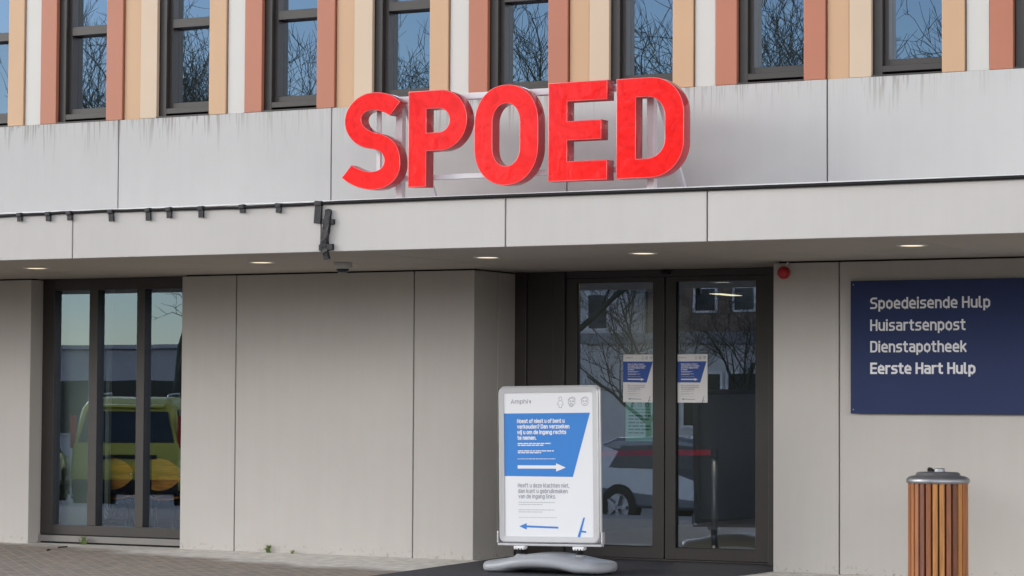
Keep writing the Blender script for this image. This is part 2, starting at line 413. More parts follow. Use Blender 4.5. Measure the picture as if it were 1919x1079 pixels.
# ------------------------------------------------------------------ mesh helpers
class MB:
    """Collects shapes (in world metres, or the thing's own metres) and links them as ONE mesh object."""
    def __init__(s): s.bm = bmesh.new()
    def box(s, x0, x1, y0, y1, z0, z1):
        v = [s.bm.verts.new((x, y, z)) for x in (x0, x1) for y in (y0, y1) for z in (z0, z1)]
        for f in ((0, 1, 3, 2), (4, 6, 7, 5), (0, 4, 5, 1), (2, 3, 7, 6), (0, 2, 6, 4), (1, 5, 7, 3)):
            s.bm.faces.new([v[i] for i in f])
        return s
    def quad(s, *pts):
        s.bm.faces.new([s.bm.verts.new(p) for p in pts]); return s
    def prism(s, pts, y0, y1):
        """outline in x,z extruded from y0 (front) to y1"""
        a = [s.bm.verts.new((x, y0, z)) for x, z in pts]; b = [s.bm.verts.new((x, y1, z)) for x, z in pts]
        n = len(pts)
        s.bm.faces.new(a); s.bm.faces.new(b[::-1])
        for i in range(n): s.bm.faces.new([a[i], b[i], b[(i + 1) % n], a[(i + 1) % n]])
        return s
    def tube(s, pts, rad, n=8, cap=True):
        pts = [Vector(p) for p in pts]
        rad = rad if isinstance(rad, (list, tuple)) else [rad] * len(pts)
        rings = []
        for i, p in enumerate(pts):
            d = (pts[min(i + 1, len(pts) - 1)] - pts[max(i - 1, 0)]).normalized()
            ref = Vector((0, 0, 1)) if abs(d.z) < 0.9 else Vector((1, 0, 0))
            a = d.cross(ref).normalized(); b = d.cross(a)
            rings.append([s.bm.verts.new(p + (a * math.cos(t) + b * math.sin(t)) * rad[i]) for t in [2 * math.pi * k / n for k in range(n)]])
        for i in range(len(rings) - 1):
            for k in range(n):
                s.bm.faces.new([rings[i][k], rings[i][(k + 1) % n], rings[i + 1][(k + 1) % n], rings[i + 1][k]])
        if cap: s.bm.faces.new(rings[0][::-1]); s.bm.faces.new(rings[-1])
        return s
    def bar(s, p, q, w, h):
        """square-section bar from p to q (w across, h the other way)"""
        p, q = Vector(p), Vector(q); d = (q - p).normalized()
        a = d.cross(Vector((0, 1, 0)) if abs(d.y) < 0.9 else Vector((1, 0, 0))).normalized(); b = d.cross(a)
        v = [s.bm.verts.new(c + a * (w / 2 * i) + b * (h / 2 * j)) for c in (p, q) for i, j in ((-1, -1), (1, -1), (1, 1), (-1, 1))]
        for f in ((3, 2, 1, 0), (4, 5, 6, 7), (0, 1, 5, 4), (1, 2, 6, 5), (2, 3, 7, 6), (3, 0, 4, 7)): s.bm.faces.new([v[i] for i in f])
        return s
    def lathe(s, prof, c=(0, 0, 0), n=32):
        rings = []
        for r, z in prof:
            rings.append([s.bm.verts.new((c[0] + max(r, 1e-4) * math.cos(2 * math.pi * k / n), c[1] + max(r, 1e-4) * math.sin(2 * math.pi * k / n), c[2] + z)) for k in range(n)])
        for i in range(len(rings) - 1):
            for k in range(n): s.bm.faces.new([rings[i][k], rings[i][(k + 1) % n], rings[i + 1][(k + 1) % n], rings[i + 1][k]])
        s.bm.faces.new(rings[0][::-1]); s.bm.faces.new(rings[-1])
        return s
    def xf(s, m):
        bmesh.ops.transform(s.bm, matrix=m, verts=s.bm.verts); return s
    def build(s, name, material, parent=None, bevel=0.0, smooth=False, seg=2, recalc=True):
        if recalc: bmesh.ops.recalc_face_normals(s.bm, faces=s.bm.faces)
        me = bpy.data.meshes.new(name); s.bm.to_mesh(me); s.bm.free()
        me.materials.append(material)
        o = bpy.data.objects.new(name, me); COL.objects.link(o)
        if parent: o.parent = parent
        if smooth:
            for f in me.polygons: f.use_smooth = True
        if bevel:
            b = o.modifiers.new('bevel', 'BEVEL'); b.width = bevel; b.segments = seg; b.limit_method = 'ANGLE'; b.angle_limit = math.radians(40)
        return o

def tag(o, label=None, cat=None, group=None, kind=None):
    if label: o['label'] = label
    if cat: o['category'] = cat
    if group: o['group'] = group
    if kind: o['kind'] = kind
    return o
def thing(name, label, cat, loc=(0, 0, 0), rot=(0, 0, 0), group=None):
    o = bpy.data.objects.new(name, None); COL.objects.link(o)
    o.empty_display_size = 0.2; o.location = loc; o.rotation_euler = rot
    return tag(o, label, cat, group)
def copy_tree(o, parent=None):
    c = o.copy(); COL.objects.link(c)
    if parent: c.parent = parent
    for ch in list(o.children): copy_tree(ch, c)
    return c

# ------------------------------------------------------------------ stroke lettering (a narrow engineer's sans)
def rounded(pts, r, closed=False, steps=6):
    out, n = [], len(pts)
    for i, p in enumerate(pts):
        rr = r[i] if isinstance(r, (list, tuple)) else r
        if (not closed and i in (0, n - 1)) or rr <= 0: out.append(Vector(p)); continue
        p = Vector(p); a = Vector(pts[i - 1]); b = Vector(pts[(i + 1) % n])
        da, db = a - p, b - p
        la = min(rr, da.length * (0.5 if (closed or i > 1) else 1.0), db.length * (0.5 if (closed or i < n - 2) else 1.0))
        q0, q1 = p + da.normalized() * la, p + db.normalized() * la
        for k in range(steps + 1):
            t = k / steps
            w0, w1, w2 = (1 - t) ** 2, 2 * t * (1 - t) * 0.72, t * t
            out.append((q0 * w0 + p * w1 + q1 * w2) / (w0 + w1 + w2))
    return out
X_, C_, D_ = 0.64, 0.88, -0.24          # x-height, cap height, descender on the stroke's centre line
def _glyphs():
    G = {}
    bowl = ([(0, 0), (.43, 0), (.43, X_), (0, X_)], .215, True)
    arch = ([(0, .3), (0, X_), (.42, X_), (.42, 0)], .2, False)
    L = lambda *p: (list(p), 0, False)
    G['o'] = (.43, [bowl]); G['d'] = (.43, [bowl, L((.43, 0), (.43, C_))]); G['b'] = (.43, [bowl, L((0, 0), (0, C_))])
    G['p'] = (.43, [bowl, L((0, D_), (0, X_))]); G['q'] = (.43, [bowl, L((.43, D_), (.43, X_))])
    G['g'] = (.43, [bowl, ([(.43, X_), (.43, D_), (.04, D_)], .15, False)])
    G['n'] = (.42, [L((0, 0), (0, X_)), arch]); G['h'] = (.42, [L((0, 0), (0, C_)), arch])
    G['u'] = (.42, [([(0, X_), (0, 0), (.42, 0), (.42, .3)], .2, False), L((.42, 0), (.42, X_))])
    G['m'] = (.72, [L((0, 0), (0, X_)), ([(0, .3), (0, X_), (.36, X_), (.36, 0)], .17, False), ([(.36, .3), (.36, X_), (.72, X_), (.72, 0)], .17, False)])
    G['a'] = (.41, [([(.04, X_), (.41, X_), (.41, 0)], .16, False), ([(.41, .37), (0, .37), (0, 0), (.41, 0)], .15, False)])
    G['e'] = (.43, [([(.43, .31), (.43, X_), (0, X_), (0, 0), (.39, 0)], .215, False), L((0, .31), (.43, .31))])
    G['s'] = (.38, [([(.36, X_), (0, X_), (0, .33), (.38, .33), (.38, 0), (0, 0)], .15, False)])
    G['r'] = (.27, [L((0, 0), (0, X_)), ([(0, .34), (0, X_), (.27, X_)], .2, False)])
    G['t'] = (.29, [([(.10, .84), (.10, 0), (.29, 0)], .14, False), L((-.02, X_), (.27, X_))])
    G['f'] = (.28, [([(.28, C_), (.10, C_), (.10, 0)], .14, False), L((-.02, X_), (.26, X_))])
    G['i'] = (.0, [L((0, 0), (0, X_)), L((0, .87), (0, .89))])
    G['j'] = (.0, [([(0, X_), (0, D_), (-.14, D_)], .1, False), L((0, .87), (0, .89))])
    G['l'] = (.13, [([(0, C_), (0, 0), (.13, 0)], .11, False)])
    G['k'] = (.40, [L((0, 0), (0, C_)), L((.37, X_), (.04, .27)), L((.15, .36), (.39, 0))])
    G['v'] = (.42, [L((0, X_), (.21, 0), (.42, X_))]); G['w'] = (.64, [L((0, X_), (.16, 0), (.32, X_), (.48, 0), (.64, X_))])
    G['z'] = (.38, [L((0, X_), (.38, X_), (0, 0), (.38, 0))]); G['c'] = (.38, [([(.37, X_), (0, X_), (0, 0), (.37, 0)], .2, False)])
    G['S'] = (.48, [([(.46, C_), (0, C_), (0, .45), (.48, .45), (.48, 0), (0, 0)], .21, False)])
    G['H'] = (.50, [L((0, 0), (0, C_)), L((.5, 0), (.5, C_)), L((0, .45), (.5, .45))])
    G['D'] = (.50, [([(0, 0), (.5, 0), (.5, C_), (0, C_)], [0, .24, .24, 0], True)])
    G['E'] = (.42, [L((.42, 0), (0, 0), (0, C_), (.42, C_)), L((0, .45), (.38, .45))])
    G['A'] = (.52, [L((0, 0), (.26, C_), (.52, 0)), L((.1, .26), (.42, .26))])
    G['\u2144'] = (.34, [L((.06, X_), (.30, 0)), L((.30, 0), (.34, X_)), L((.16, .30), (.34, .30))])
    G['?'] = (.36, [([(0, C_ - .16), (0, C_), (.36, C_), (.36, .48), (.18, .38), (.18, .22)], .17, False), L((.18, -.01), (.18, .01))])
    G['.'] = (.0, [L((0, -.01), (0, .01))]); G[','] = (.0, [L((0, .03), (-.05, -.14))])
    return G
GLY = _glyphs()
def ribbon(bm, pts, w, closed, y, ext, to3):
    n = len(pts)
    if not closed:
        pts = list(pts)
        pts[0] = pts[0] + (pts[0] - pts[1]).normalized() * ext
        pts[-1] = pts[-1] + (pts[-1] - pts[-2]).normalized() * ext
    lft, rgt = [], []
    for i in range(n):
        a = pts[i - 1] if (closed or i > 0) else None
        b = pts[(i + 1) % n] if (closed or i < n - 1) else None
        d0 = (pts[i] - a).normalized() if a is not None else (b - pts[i]).normalized()
        d1 = (b - pts[i]).normalized() if b is not None else d0
        nrm = Vector((-(d0 + d1).y, (d0 + d1).x))
        nrm = nrm.normalized() if nrm.length > 1e-6 else Vector((-d0.y, d0.x))
        k = max(0.45, nrm.dot(Vector((-d0.y, d0.x))))
        o = nrm * (w / 2 / k)
        lft.append(bm.verts.new(to3(pts[i] + o, y))); rgt.append(bm.verts.new(to3(pts[i] - o, y)))
    for i in range(n if closed else n - 1):
        j = (i + 1) % n
        bm.faces.new([rgt[i], rgt[j], lft[j], lft[i]])
def text(mb, s, x, z, cap, y, stroke=.15, width=None, gap=.25, dy=0.0002):
    """lettering standing on a baseline at x,z in the x-z plane, facing -y; width fits the line to that length"""
    adv, pen = [], 0.0
    for ch in s:
        if ch == ' ': pen += .30; adv.append(None); continue
        adv.append(pen); pen += GLY[ch][0] + gap + (0.02 if ch in 'il' else 0)
    total = pen - gap + stroke
    sz = cap / (C_ + stroke)
    kx = sz if width is None else width / total
    i = 0
    for ch, a in zip(s, adv):
        if a is None: continue
        for pts, r, closed in GLY[ch][1]:
            pl = rounded(pts, r, closed)
            to3 = lambda v, yy, a=a: (x + (v.x + a + stroke / 2) * kx, yy, z + (v.y + stroke / 2) * sz)
            ribbon(mb.bm, pl, stroke, closed, y - dy * (i % 5), stroke / 2, to3); i += 1
    return mb
def dashes(mb, x0, x1, z, h, y, seed):
    """a line of print too small to read: word-long marks"""
    rnd = random.Random(seed); x = x0
    while x < x1:
        w = min(rnd.uniform(2.0, 6.5) * h, x1 - x)
        mb.quad((x, y, z), (x + w, y, z), (x + w, y, z + h), (x, y, z + h)); x += w + h * 0.7
    return mb

# ------------------------------------------------------------------ ground
def gz(y):
    K = [(-5, 0.0), (-13.5, -.28), (-20, -.80)]
    if y >= -5: return 0.0
    for (a, p), (b, q) in zip(K, K[1:]):
        if y >= b: return p + (q - p) * (a - y) / (a - b)
    return -.80
def sheet(name, x0, x1, ys, m, dz=0.0):
    mb = MB()
    for a, b in zip(ys, ys[1:]):
        mb.quad((x0, a, gz(a) + dz), (x1, a, gz(a) + dz), (x1, b, gz(b) + dz), (x0, b, gz(b) + dz))
    return tag(mb.build(name, m, recalc=False), kind='structure')
sheet('pavement', -60, 40, [-10, -5, 0.9][::1], M['paving'])
sheet('parking_lot', -400, 400, [-400, -20, -13.5, -10], M['asphalt'])
mb = MB()
mb.quad((0.36, -2.4, .004), (2.80, -2.4, .004), (2.82, .9, .004), (0.0, .9, .004))
tag(mb.build('entrance_paving', M['mat']), kind='structure')

# ------------------------------------------------------------------ the hospital building
B = thing('hospital_building', 'pale concrete hospital front with canopy and orange striped upper storey', 'building')
def wall_piece(mb, x0, x1, z0=0.0, z1=2.535, y0=0.0, y1=.16): mb.box(x0, x1, y0, y1, z0, z1)
J = .006
W3 = [MB(), MB(), MB()]
for a, b in ((-10.6, -7.1), (-7.1, -4.9), (-3.12, -2.512), (-2.512, -.612), (-.612, 0.0), (2.825, 3.402), (3.402, 5.6), (5.6, 7.8), (7.8, 10)):
    wall_piece(W3[0 if a < -4 else (1 if a < 1 else 2)], a + (J if a not in (-10.6, -3.12, 2.825) else 0), b - (J if b not in (-4.9, 0.0, 10) else 0))
# reveals of the window bay and of the door recess
W3[0].box(-5.06, -4.902, .1605, .42, 0, 2.535)
W3[1].box(-3.118, -2.96, .1605, .42, 0, 2.535)
W3[1].box(-.16, -.002, .1605, .43, 0, 2.535); W3[1].box(-.16, -.002, .44, .95, 0, 2.535)
W3[2].box(2.827, 2.98, .1605, .95, 0, 2.535)
for mb in W3: mb.build('wall', M['wall'], B, bevel=.004)
mb = MB()     # dark backing seen in the open joints
for a, b in ((-10.6, -5.06), (-2.96, -.17), (2.99, 10)): mb.box(a, b, .17, .30, 0, 2.545)
mb.box(-10.6, -4.95, .035, .155, 2.536, 2.5485); mb.box(-3.1, -.03, .035, .155, 2.536, 2.5485); mb.box(2.86, 10, .035, .155, 2.536, 2.5485)
mb.build('joint_backing', M['joint'], B)
# canopy
mb = MB()
fj = [-10.6, -7.2, -4.75, -2.307, .129, 1.772, 3.433, 5.9, 8.3, 10]
for a, b in zip(fj, fj[1:]): mb.box(a + J, b - J, -2.696, -2.60, 2.549, 2.938)
mb.build('fascia', M['fascia'], B, bevel=.004)
mb = MB(); mb.box(-10.6, 10, -2.598, -2.5, 2.56, 2.93); mb.build('fascia_backing', M['joint'], B)
mb = MB()
sx = [-10.6, -8.4, -6.2, -4.0, -1.8, .4, 2.6, 4.8, 7.0, 10]
for a, b in zip(sx, sx[1:]):
    for y0, y1 in ((-2.598, -1.0), (-1.0, 0.95)): mb.box(a + .0025, b - .0025, y0 + .0025, y1 - .0025, 2.549, 2.575)
mb.build('soffit', M['soffit'], B)
mb = MB(); mb.box(-10.6, 10, -2.498, .95, 2.577, 2.92); mb.build('canopy_core', M['joint'], B)
mb = MB(); mb.box(-10.6, 10, -2.702, -1.605, 2.9385, 2.950); mb.build('ledge_coping', M['coping'], B, bevel=.002)
# concrete band under the upper windows
mb = MB()
bj = [-10.6, -9.27, -7.07, -4.87, -2.672, -.479, 1.727, 3.928, 6.13, 8.33, 10]
for a, b in zip(bj, bj[1:]): mb.box(a + J, b - J, -1.6, -1.45, 2.951, 3.822)
mb.build('concrete_band', M['band'], B, bevel=.003)
mb = MB(); mb.box(-10.6, 10, -1.449, -1.38, 2.951, 3.80); mb.build('band_backing', M['joint'], B)
mb = MB(); mb.box(-10.6, 10, -1.6, -1.38, 6.25, 7.3); mb.box(-10.6, 10, -1.38, 12, 6.9, 7.3)
mb.box(-10.6, -10.3, -1.38, 12, 0, 6.9); mb.box(9.7, 10, .96, 12, 0, 6.9); mb.box(-10.3, 9.7, 11.7, 12, 0, 6.9)
mb.build('upper_storey_wall', M['band'], B)
mb = MB(); mb.box(-10.7, 10.1, -1.7, 12.1, 7.301, 7.45); mb.build('roof', M['coping'], B)
# interiors
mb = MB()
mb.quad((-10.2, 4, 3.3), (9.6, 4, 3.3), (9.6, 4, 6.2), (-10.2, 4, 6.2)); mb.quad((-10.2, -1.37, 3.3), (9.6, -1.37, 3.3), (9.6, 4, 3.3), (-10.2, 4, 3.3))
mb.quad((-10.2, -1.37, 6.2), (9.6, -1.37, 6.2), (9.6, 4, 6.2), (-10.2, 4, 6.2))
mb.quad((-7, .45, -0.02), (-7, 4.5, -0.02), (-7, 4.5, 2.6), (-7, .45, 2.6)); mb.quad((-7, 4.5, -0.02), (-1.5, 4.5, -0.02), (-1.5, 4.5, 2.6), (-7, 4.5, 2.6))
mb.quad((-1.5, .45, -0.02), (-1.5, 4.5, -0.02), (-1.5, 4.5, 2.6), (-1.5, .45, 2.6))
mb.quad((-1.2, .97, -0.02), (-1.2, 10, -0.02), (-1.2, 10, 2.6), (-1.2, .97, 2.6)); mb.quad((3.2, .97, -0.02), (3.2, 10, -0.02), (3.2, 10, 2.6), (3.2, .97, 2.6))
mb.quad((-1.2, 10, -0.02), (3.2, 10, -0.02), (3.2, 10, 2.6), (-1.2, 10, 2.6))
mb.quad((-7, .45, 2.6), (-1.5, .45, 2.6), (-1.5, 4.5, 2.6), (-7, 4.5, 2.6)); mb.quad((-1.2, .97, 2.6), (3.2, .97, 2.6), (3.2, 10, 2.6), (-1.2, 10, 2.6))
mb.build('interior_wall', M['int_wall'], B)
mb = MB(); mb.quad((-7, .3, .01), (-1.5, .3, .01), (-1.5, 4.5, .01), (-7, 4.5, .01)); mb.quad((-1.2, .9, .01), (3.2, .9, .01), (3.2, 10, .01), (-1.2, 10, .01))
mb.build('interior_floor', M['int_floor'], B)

# upper storey: windows at a regular pitch, three cladding strips between each pair
PITCH, X00, WW, SW = 1.092, -.085, .543, .183
ZB, ZT = 3.8235, 6.248
win_proto = None
WR = WW + .098          # the frames run on behind the strip to their right
def upper_window(x0):
    f = MB()
    f.box(0, .068, -1.555, -1.40, ZB + .012, ZT); f.box(WR - .068, WR, -1.555, -1.40, ZB + .012, ZT)
    f.box(.068, WR - .068, -1.555, -1.40, ZB + .034, ZB + .082); f.box(.068, WR - .068, -1.555, -1.40, ZT - .08, ZT)
    f.box(.068, .104, -1.512, -1.41, ZB + .082, ZT - .08); f.box(WR - .104, WR - .068, -1.512, -1.41, ZB + .082, ZT - .08)
    f.box(.104, WR - .104, -1.512, -1.41, ZB + .082, 3.955)
    f.box(.104, WR - .104, -1.52, -1.41, 4.607, 4.685); f.box(.104, WR - .104, -1.512, -1.41, ZT - .12, ZT - .08)
    fr = f.build('window', M['frame'], B, bevel=.003)
    s = MB(); s.box(-.004, WW + .004, -1.602, -1.40, ZB - .003, ZB + .011); s.build('sill', M['frame'], fr, bevel=.002)
    for z0, z1 in ((3.9551, 4.6069), (4.6851, ZT - .1201)):
        g = MB(); g.quad((.1041, -1.435, z0), (WR - .1041, -1.435, z0), (WR - .1041, -1.435, z1), (.1041, -1.435, z1))
        g.build('pane', M['glass_up'], fr)
    return fr
rngw = random.Random(4)
for k in range(-9, 9):
    x0 = X00 + PITCH * k
    if win_proto is None: win_proto = upper_window(x0); w = win_proto
    else: w = copy_tree(win_proto, B)
    w.location = (x0, 0, 0)
    for ch in w.children:                       # double glazing is never perfectly flat or plumb
        if ch.name.startswith('pane'): ch.rotation_euler = (0, 0, 0)
    sx0 = x0 + WW
    order = (('terracotta', 0), ('tan', .022), ('beige', .004)) if k % 2 else (('tan', 0), ('white_clad', .018), ('terracotta', 0))
    for i, (c, dy) in enumerate(order):
        a, b = sx0 + SW * i + .004, sx0 + SW * (i + 1) - .004
        p = MB(); p.box(a, b, -1.6 + dy, -1.558, ZB, ZT)
        tag(p.build('cladding_strip', M[c], B, bevel=.004), label={'terracotta': 'terracotta orange cladding strip', 'tan': 'tan cladding strip', 'beige': 'pale beige cladding strip', 'white_clad': 'off white cladding strip'}[c])
mb = MB()
for k in range(-9, 9):
    x0 = X00 + PITCH * k + WW; mb.box(x0 + .10, x0 + 3 * SW - .002, -1.557, -1.38, ZB, ZT)
mb.build('cladding_backing', M['frame'], B)

# ground-floor window bay
f = MB()
YW = .182
f.box(-4.899, -4.755, YW, YW + .14, .085, 2.546); f.box(-3.245, -3.121, YW, YW + .14, .085, 2.546)
f.box(-4.755, -3.245, YW, YW + .14, .085, .180); f.box(-4.755, -3.245, YW, YW + .14, 2.436, 2.546)
f.box(-4.337, -4.235, YW, YW + .14, .180, 2.436); f.box(-3.775, -3.681, YW, YW + .14, .180, 2.436)
gw = f.build('window', M['frame'], B, bevel=.004)
for a, b in ((-4.755, -4.337), (-4.235, -3.775), (-3.681, -3.245)):
    g = MB(); g.quad((a, YW + .055, .18), (b, YW + .055, .18), (b, YW + .055, 2.436), (a, YW + .055, 2.436)); g.build('pane', M['glass_low'], gw)
s = MB(); s.box(-4.899, -3.121, YW - .03, YW + .14, .018, .078); s.build('sill', M['frame_grey'], gw, bevel=.004)
s = MB(); s.box(-4.899, -3.121, YW + .01, YW + .14, 0.0, .0175); s.box(-4.899, -3.121, YW + .01, YW + .14, .0785, .0845); s.build('sill_gap', M['joint'], gw)
mb = MB(); mb.box(-4.88, -4.30, .46, .50, .01, 2.58); mb.build('partition', M['int_pale'], B)

# entrance: fixed side panels, header, two sliding leaves
YD = .77
f = MB()
f.box(0.0, .115, YD - .02, YD + .1, .005, 2.545); f.box(.118, .378, YD, YD + .1, .005, 2.545); f.box(.384, .497, YD - .012, YD + .1, .005, 2.545)
f.box(.498, 2.46, YD + .012, YD + .1, 2.486, 2.545); f.box(2.462, 2.56, YD - .012, YD + .1, .005, 2.545); f.box(2.565, 2.822, YD + .01, YD + .1, .005, 2.545)
f.box(.498, 2.46, YD + .005, YD + .12, .005, .02)
f.build('door_frame', M['frame'], B, bevel=.003)
def leaf(x0, x1, g0, g1, y):
    f = MB()
    f.box(x0, g0, y, y + .06, .022, 2.484); f.box(g1, x1, y, y + .06, .022, 2.484)
    f.box(g0, g1, y, y + .06, .022, .120); f.box(g0, g1, y, y + .06, 2.440, 2.484)
    d = f.build('door', M['frame'], B, bevel=.003)
    g = MB(); g.quad((g0, y + .03, .12), (g1, y + .03, .12), (g1, y + .03, 2.44), (g0, y + .03, 2.44)); g.build('pane', M['glass_low'], d)
    s = MB(); s.box(g0, g1, y + .008, y + .028, .120, .128); s.box(g0 + .0, g0 + .008, y + .008, y + .028, .128, 2.44); s.build('glazing_bead', M['black'], d)
leaf(.500, 1.468, .610, 1.357, YD + .014)
leaf(1.480, 2.459, 1.578, 2.332, YD + .014)
mb = MB(); mb.box(1.4695, 1.4785, YD + .03, YD + .06, .022, 2.484); mb.build('door_seal', M['black'], B)
mb = MB(); mb.box(1.45, 1.53, YD - .03, YD + .011, 2.505, 2.54); mb.build('door_sensor', M['black'], B, bevel=.006)

# ------------------------------------------------------------------ red letters on their steel frame
LY = -2.45                                   # face of the letters
S = thing('letter_sign', 'big glossy red letters SPOED on a white steel frame above the canopy', 'sign', (1.63, -2.28, 2.951))
o = Vector((1.63, -2.28, 2.951))
def curve_mesh(name, loops, depth, bevel, m, parent, loc_y):
    cu = bpy.data.curves.new(name, 'CURVE'); cu.dimensions = '2D'; cu.fill_mode = 'BOTH'
    cu.extrude = depth / 2 - bevel; cu.bevel_depth = bevel; cu.bevel_resolution = 2
    for lp in loops:
        sp = cu.splines.new('POLY'); sp.points.add(len(lp) - 1)
        for i, (x, z) in enumerate(lp): sp.points[i].co = (x - o.x, z - o.z, 0, 1)
        sp.use_cyclic_u = True
    t = bpy.data.objects.new(name, cu); COL.objects.link(t)
    me = bpy.data.meshes.new_from_object(t.evaluated_get(bpy.context.evaluated_depsgraph_get()))
    bpy.data.objects.remove(t); bpy.data.curves.remove(cu)
    me.transform(Matrix(((1, 0, 0, 0), (0, 0, -1, loc_y + depth / 2 - o.y), (0, 1, 0, 0), (0, 0, 0, 1))))
    me.materials.clear(); me.materials.append(m); me.materials.append(M['red_side']); me.materials.append(M['red_glint']); me.name = name
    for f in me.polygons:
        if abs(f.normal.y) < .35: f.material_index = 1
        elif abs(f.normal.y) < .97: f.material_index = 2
    ob = bpy.data.objects.new(name, me); COL.objects.link(ob); ob.parent = parent
    return ob
def rrect(x0, x1, z0, z1, rad, steps=14, expo=2.0):
    """rounded rectangle, radii (bl, br, tr, tl) each (rx, rz)"""
    out = []
    for (cx, cz, sx_, sz_), r, a0 in (((x0, z0, 1, 1), rad[0], 180), ((x1, z0, -1, 1), rad[1], 270), ((x1, z1, -1, -1), rad[2], 0), ((x0, z1, 1, -1), rad[3], 90)):
        rx, rz = r
        if rx == 0: out.append((cx, cz)); continue
        for k in range(steps + 1):
            a = math.radians(a0 + 90 * k / steps)
            ca, sa = math.cos(a), math.sin(a)
            ca = math.copysign(abs(ca) ** (2 / expo), ca); sa = math.copysign(abs(sa) ** (2 / expo), sa)
            out.append((cx + sx_ * rx + rx * ca, cz + sz_ * rz + rz * sa))
    return out
Z0 = (0, 0)
Zb, Zt = 3.057, 3.796
def catmull(P, n=8):
    out = []
    for i in range(len(P) - 1):
        p0, p1, p2, p3 = P[max(i - 1, 0)], P[i], P[i + 1], P[min(i + 2, len(P) - 1)]
        for k in range(n):
            t = k / n
            out.append(tuple(.5 * (2 * b + (c - a) * t + (2 * a - 5 * b + 4 * c - d) * t * t + (3 * b - a - 3 * c + d) * t ** 3) for a, b, c, d in zip(p0, p1, p2, p3)))
    out.append(P[-1]); return out
S_up = [(0.684, 3.726), (0.635, 3.764), (0.57, 3.792), (0.493, 3.806), (0.444, 3.807), (0.373, 3.799), (0.296, 3.767), (0.233, 3.713), (0.196, 3.649), (0.187, 3.588), (0.199, 3.531), (0.233, 3.473), (0.288, 3.421), (0.366, 3.385), (0.432, 3.372), (0.486, 3.359), (0.525, 3.338), (0.549, 3.304), (0.555, 3.267), (0.542, 3.227), (0.515, 3.201), (0.477, 3.186), (0.422, 3.181), (0.357, 3.193), (0.296, 3.216), (0.248, 3.238)]
S_dn = [(0.164, 3.15), (0.225, 3.11), (0.303, 3.075), (0.38, 3.056), (0.451, 3.049), (0.533, 3.059), (0.603, 3.088), (0.657, 3.135), (0.687, 3.196), (0.691, 3.261), (0.682, 3.322), (0.66, 3.375), (0.619, 3.423), (0.562, 3.458), (0.507, 3.479), (0.452, 3.491), (0.403, 3.512), (0.362, 3.54), (0.338, 3.573), (0.331, 3.61), (0.344, 3.642), (0.374, 3.666), (0.418, 3.677), (0.462, 3.677), (0.516, 3.666), (0.566, 3.647), (0.598, 3.63)]
letters = [
    ('S', [catmull(S_up, 4) + catmull(S_dn, 4)]),
    ('P', [[(.775, Zb), (.927, Zb), (.927, 3.334)] + rrect(.927, 1.290, 3.334, Zt, (Z0, (.235, .231), (.235, .231), Z0))[1:-1] + [(.775, Zt)],
           rrect(.927, 1.143, 3.467, 3.663, (Z0, (.10, .098), (.10, .098), Z0))[::-1]]),
    ('O', [rrect(1.364, 1.912, 3.044, 3.806, ((.274, .30),) * 4, expo=2.15), rrect(1.514, 1.762, 3.180, 3.672, ((.124, .155),) * 4, expo=2.15)[::-1]]),
    ('E', [[(2.009, Zb), (2.497, Zb), (2.497, Zb + .138), (2.160, Zb + .138), (2.160, 3.364), (2.448, 3.364), (2.448, 3.500), (2.160, 3.500), (2.160, Zt - .136), (2.497, Zt - .136), (2.497, Zt), (2.009, Zt)]]),
    ('D', [rrect(2.584, 3.128, Zb, Zt, (Z0, (.27, .26), (.27, .26), Z0)), rrect(2.735, 2.982, Zb + .134, Zt - .134, (Z0, (.15, .15), (.15, .15), Z0))[::-1]]),
]
for ch, loops in letters:
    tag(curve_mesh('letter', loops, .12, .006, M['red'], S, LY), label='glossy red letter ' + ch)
loc = lambda mb: mb.xf(Matrix.Translation(-o))
mb = MB(); mb.box(.535, 2.80, -2.305, -2.255, 3.735, 3.785); loc(mb).build('top_rail', M['white_steel'], S, bevel=.004)
mb = MB(); mb.box(.535, 2.80, -2.305, -2.255, 3.116, 3.156); loc(mb).build('bottom_rail', M['white_steel'], S, bevel=.004)
for px in (.567, 1.64, 2.768):
    if px == 1.64: continue
    mb = MB(); mb.box(px - .03, px + .03, -2.254, -2.194, 2.957, 3.785); loc(mb).build('post', M['white_steel'], S, bevel=.004)
    mb = MB(); mb.bar((px + .035, -2.22, 3.74), (px + .055, -1.72, 2.965), .03, .03); loc(mb).build('brace', M['white_steel'], S)
    mb = MB(); mb.box(px - .03, px + .03, -2.193, -1.66, 2.957, 2.997); mb.box(px - .06, px + .06, -2.3, -2.194, 2.951, 2.957); loc(mb).build('foot', M['white_steel'], S, bevel=.003)
for px in (.425, 2.700):
    mb = MB(); mb.box(px - .018, px + .018, -2.329, -2.306, 3.08, 3.76); loc(mb).build('mounting_bar', M['white_steel'], S, bevel=.003)

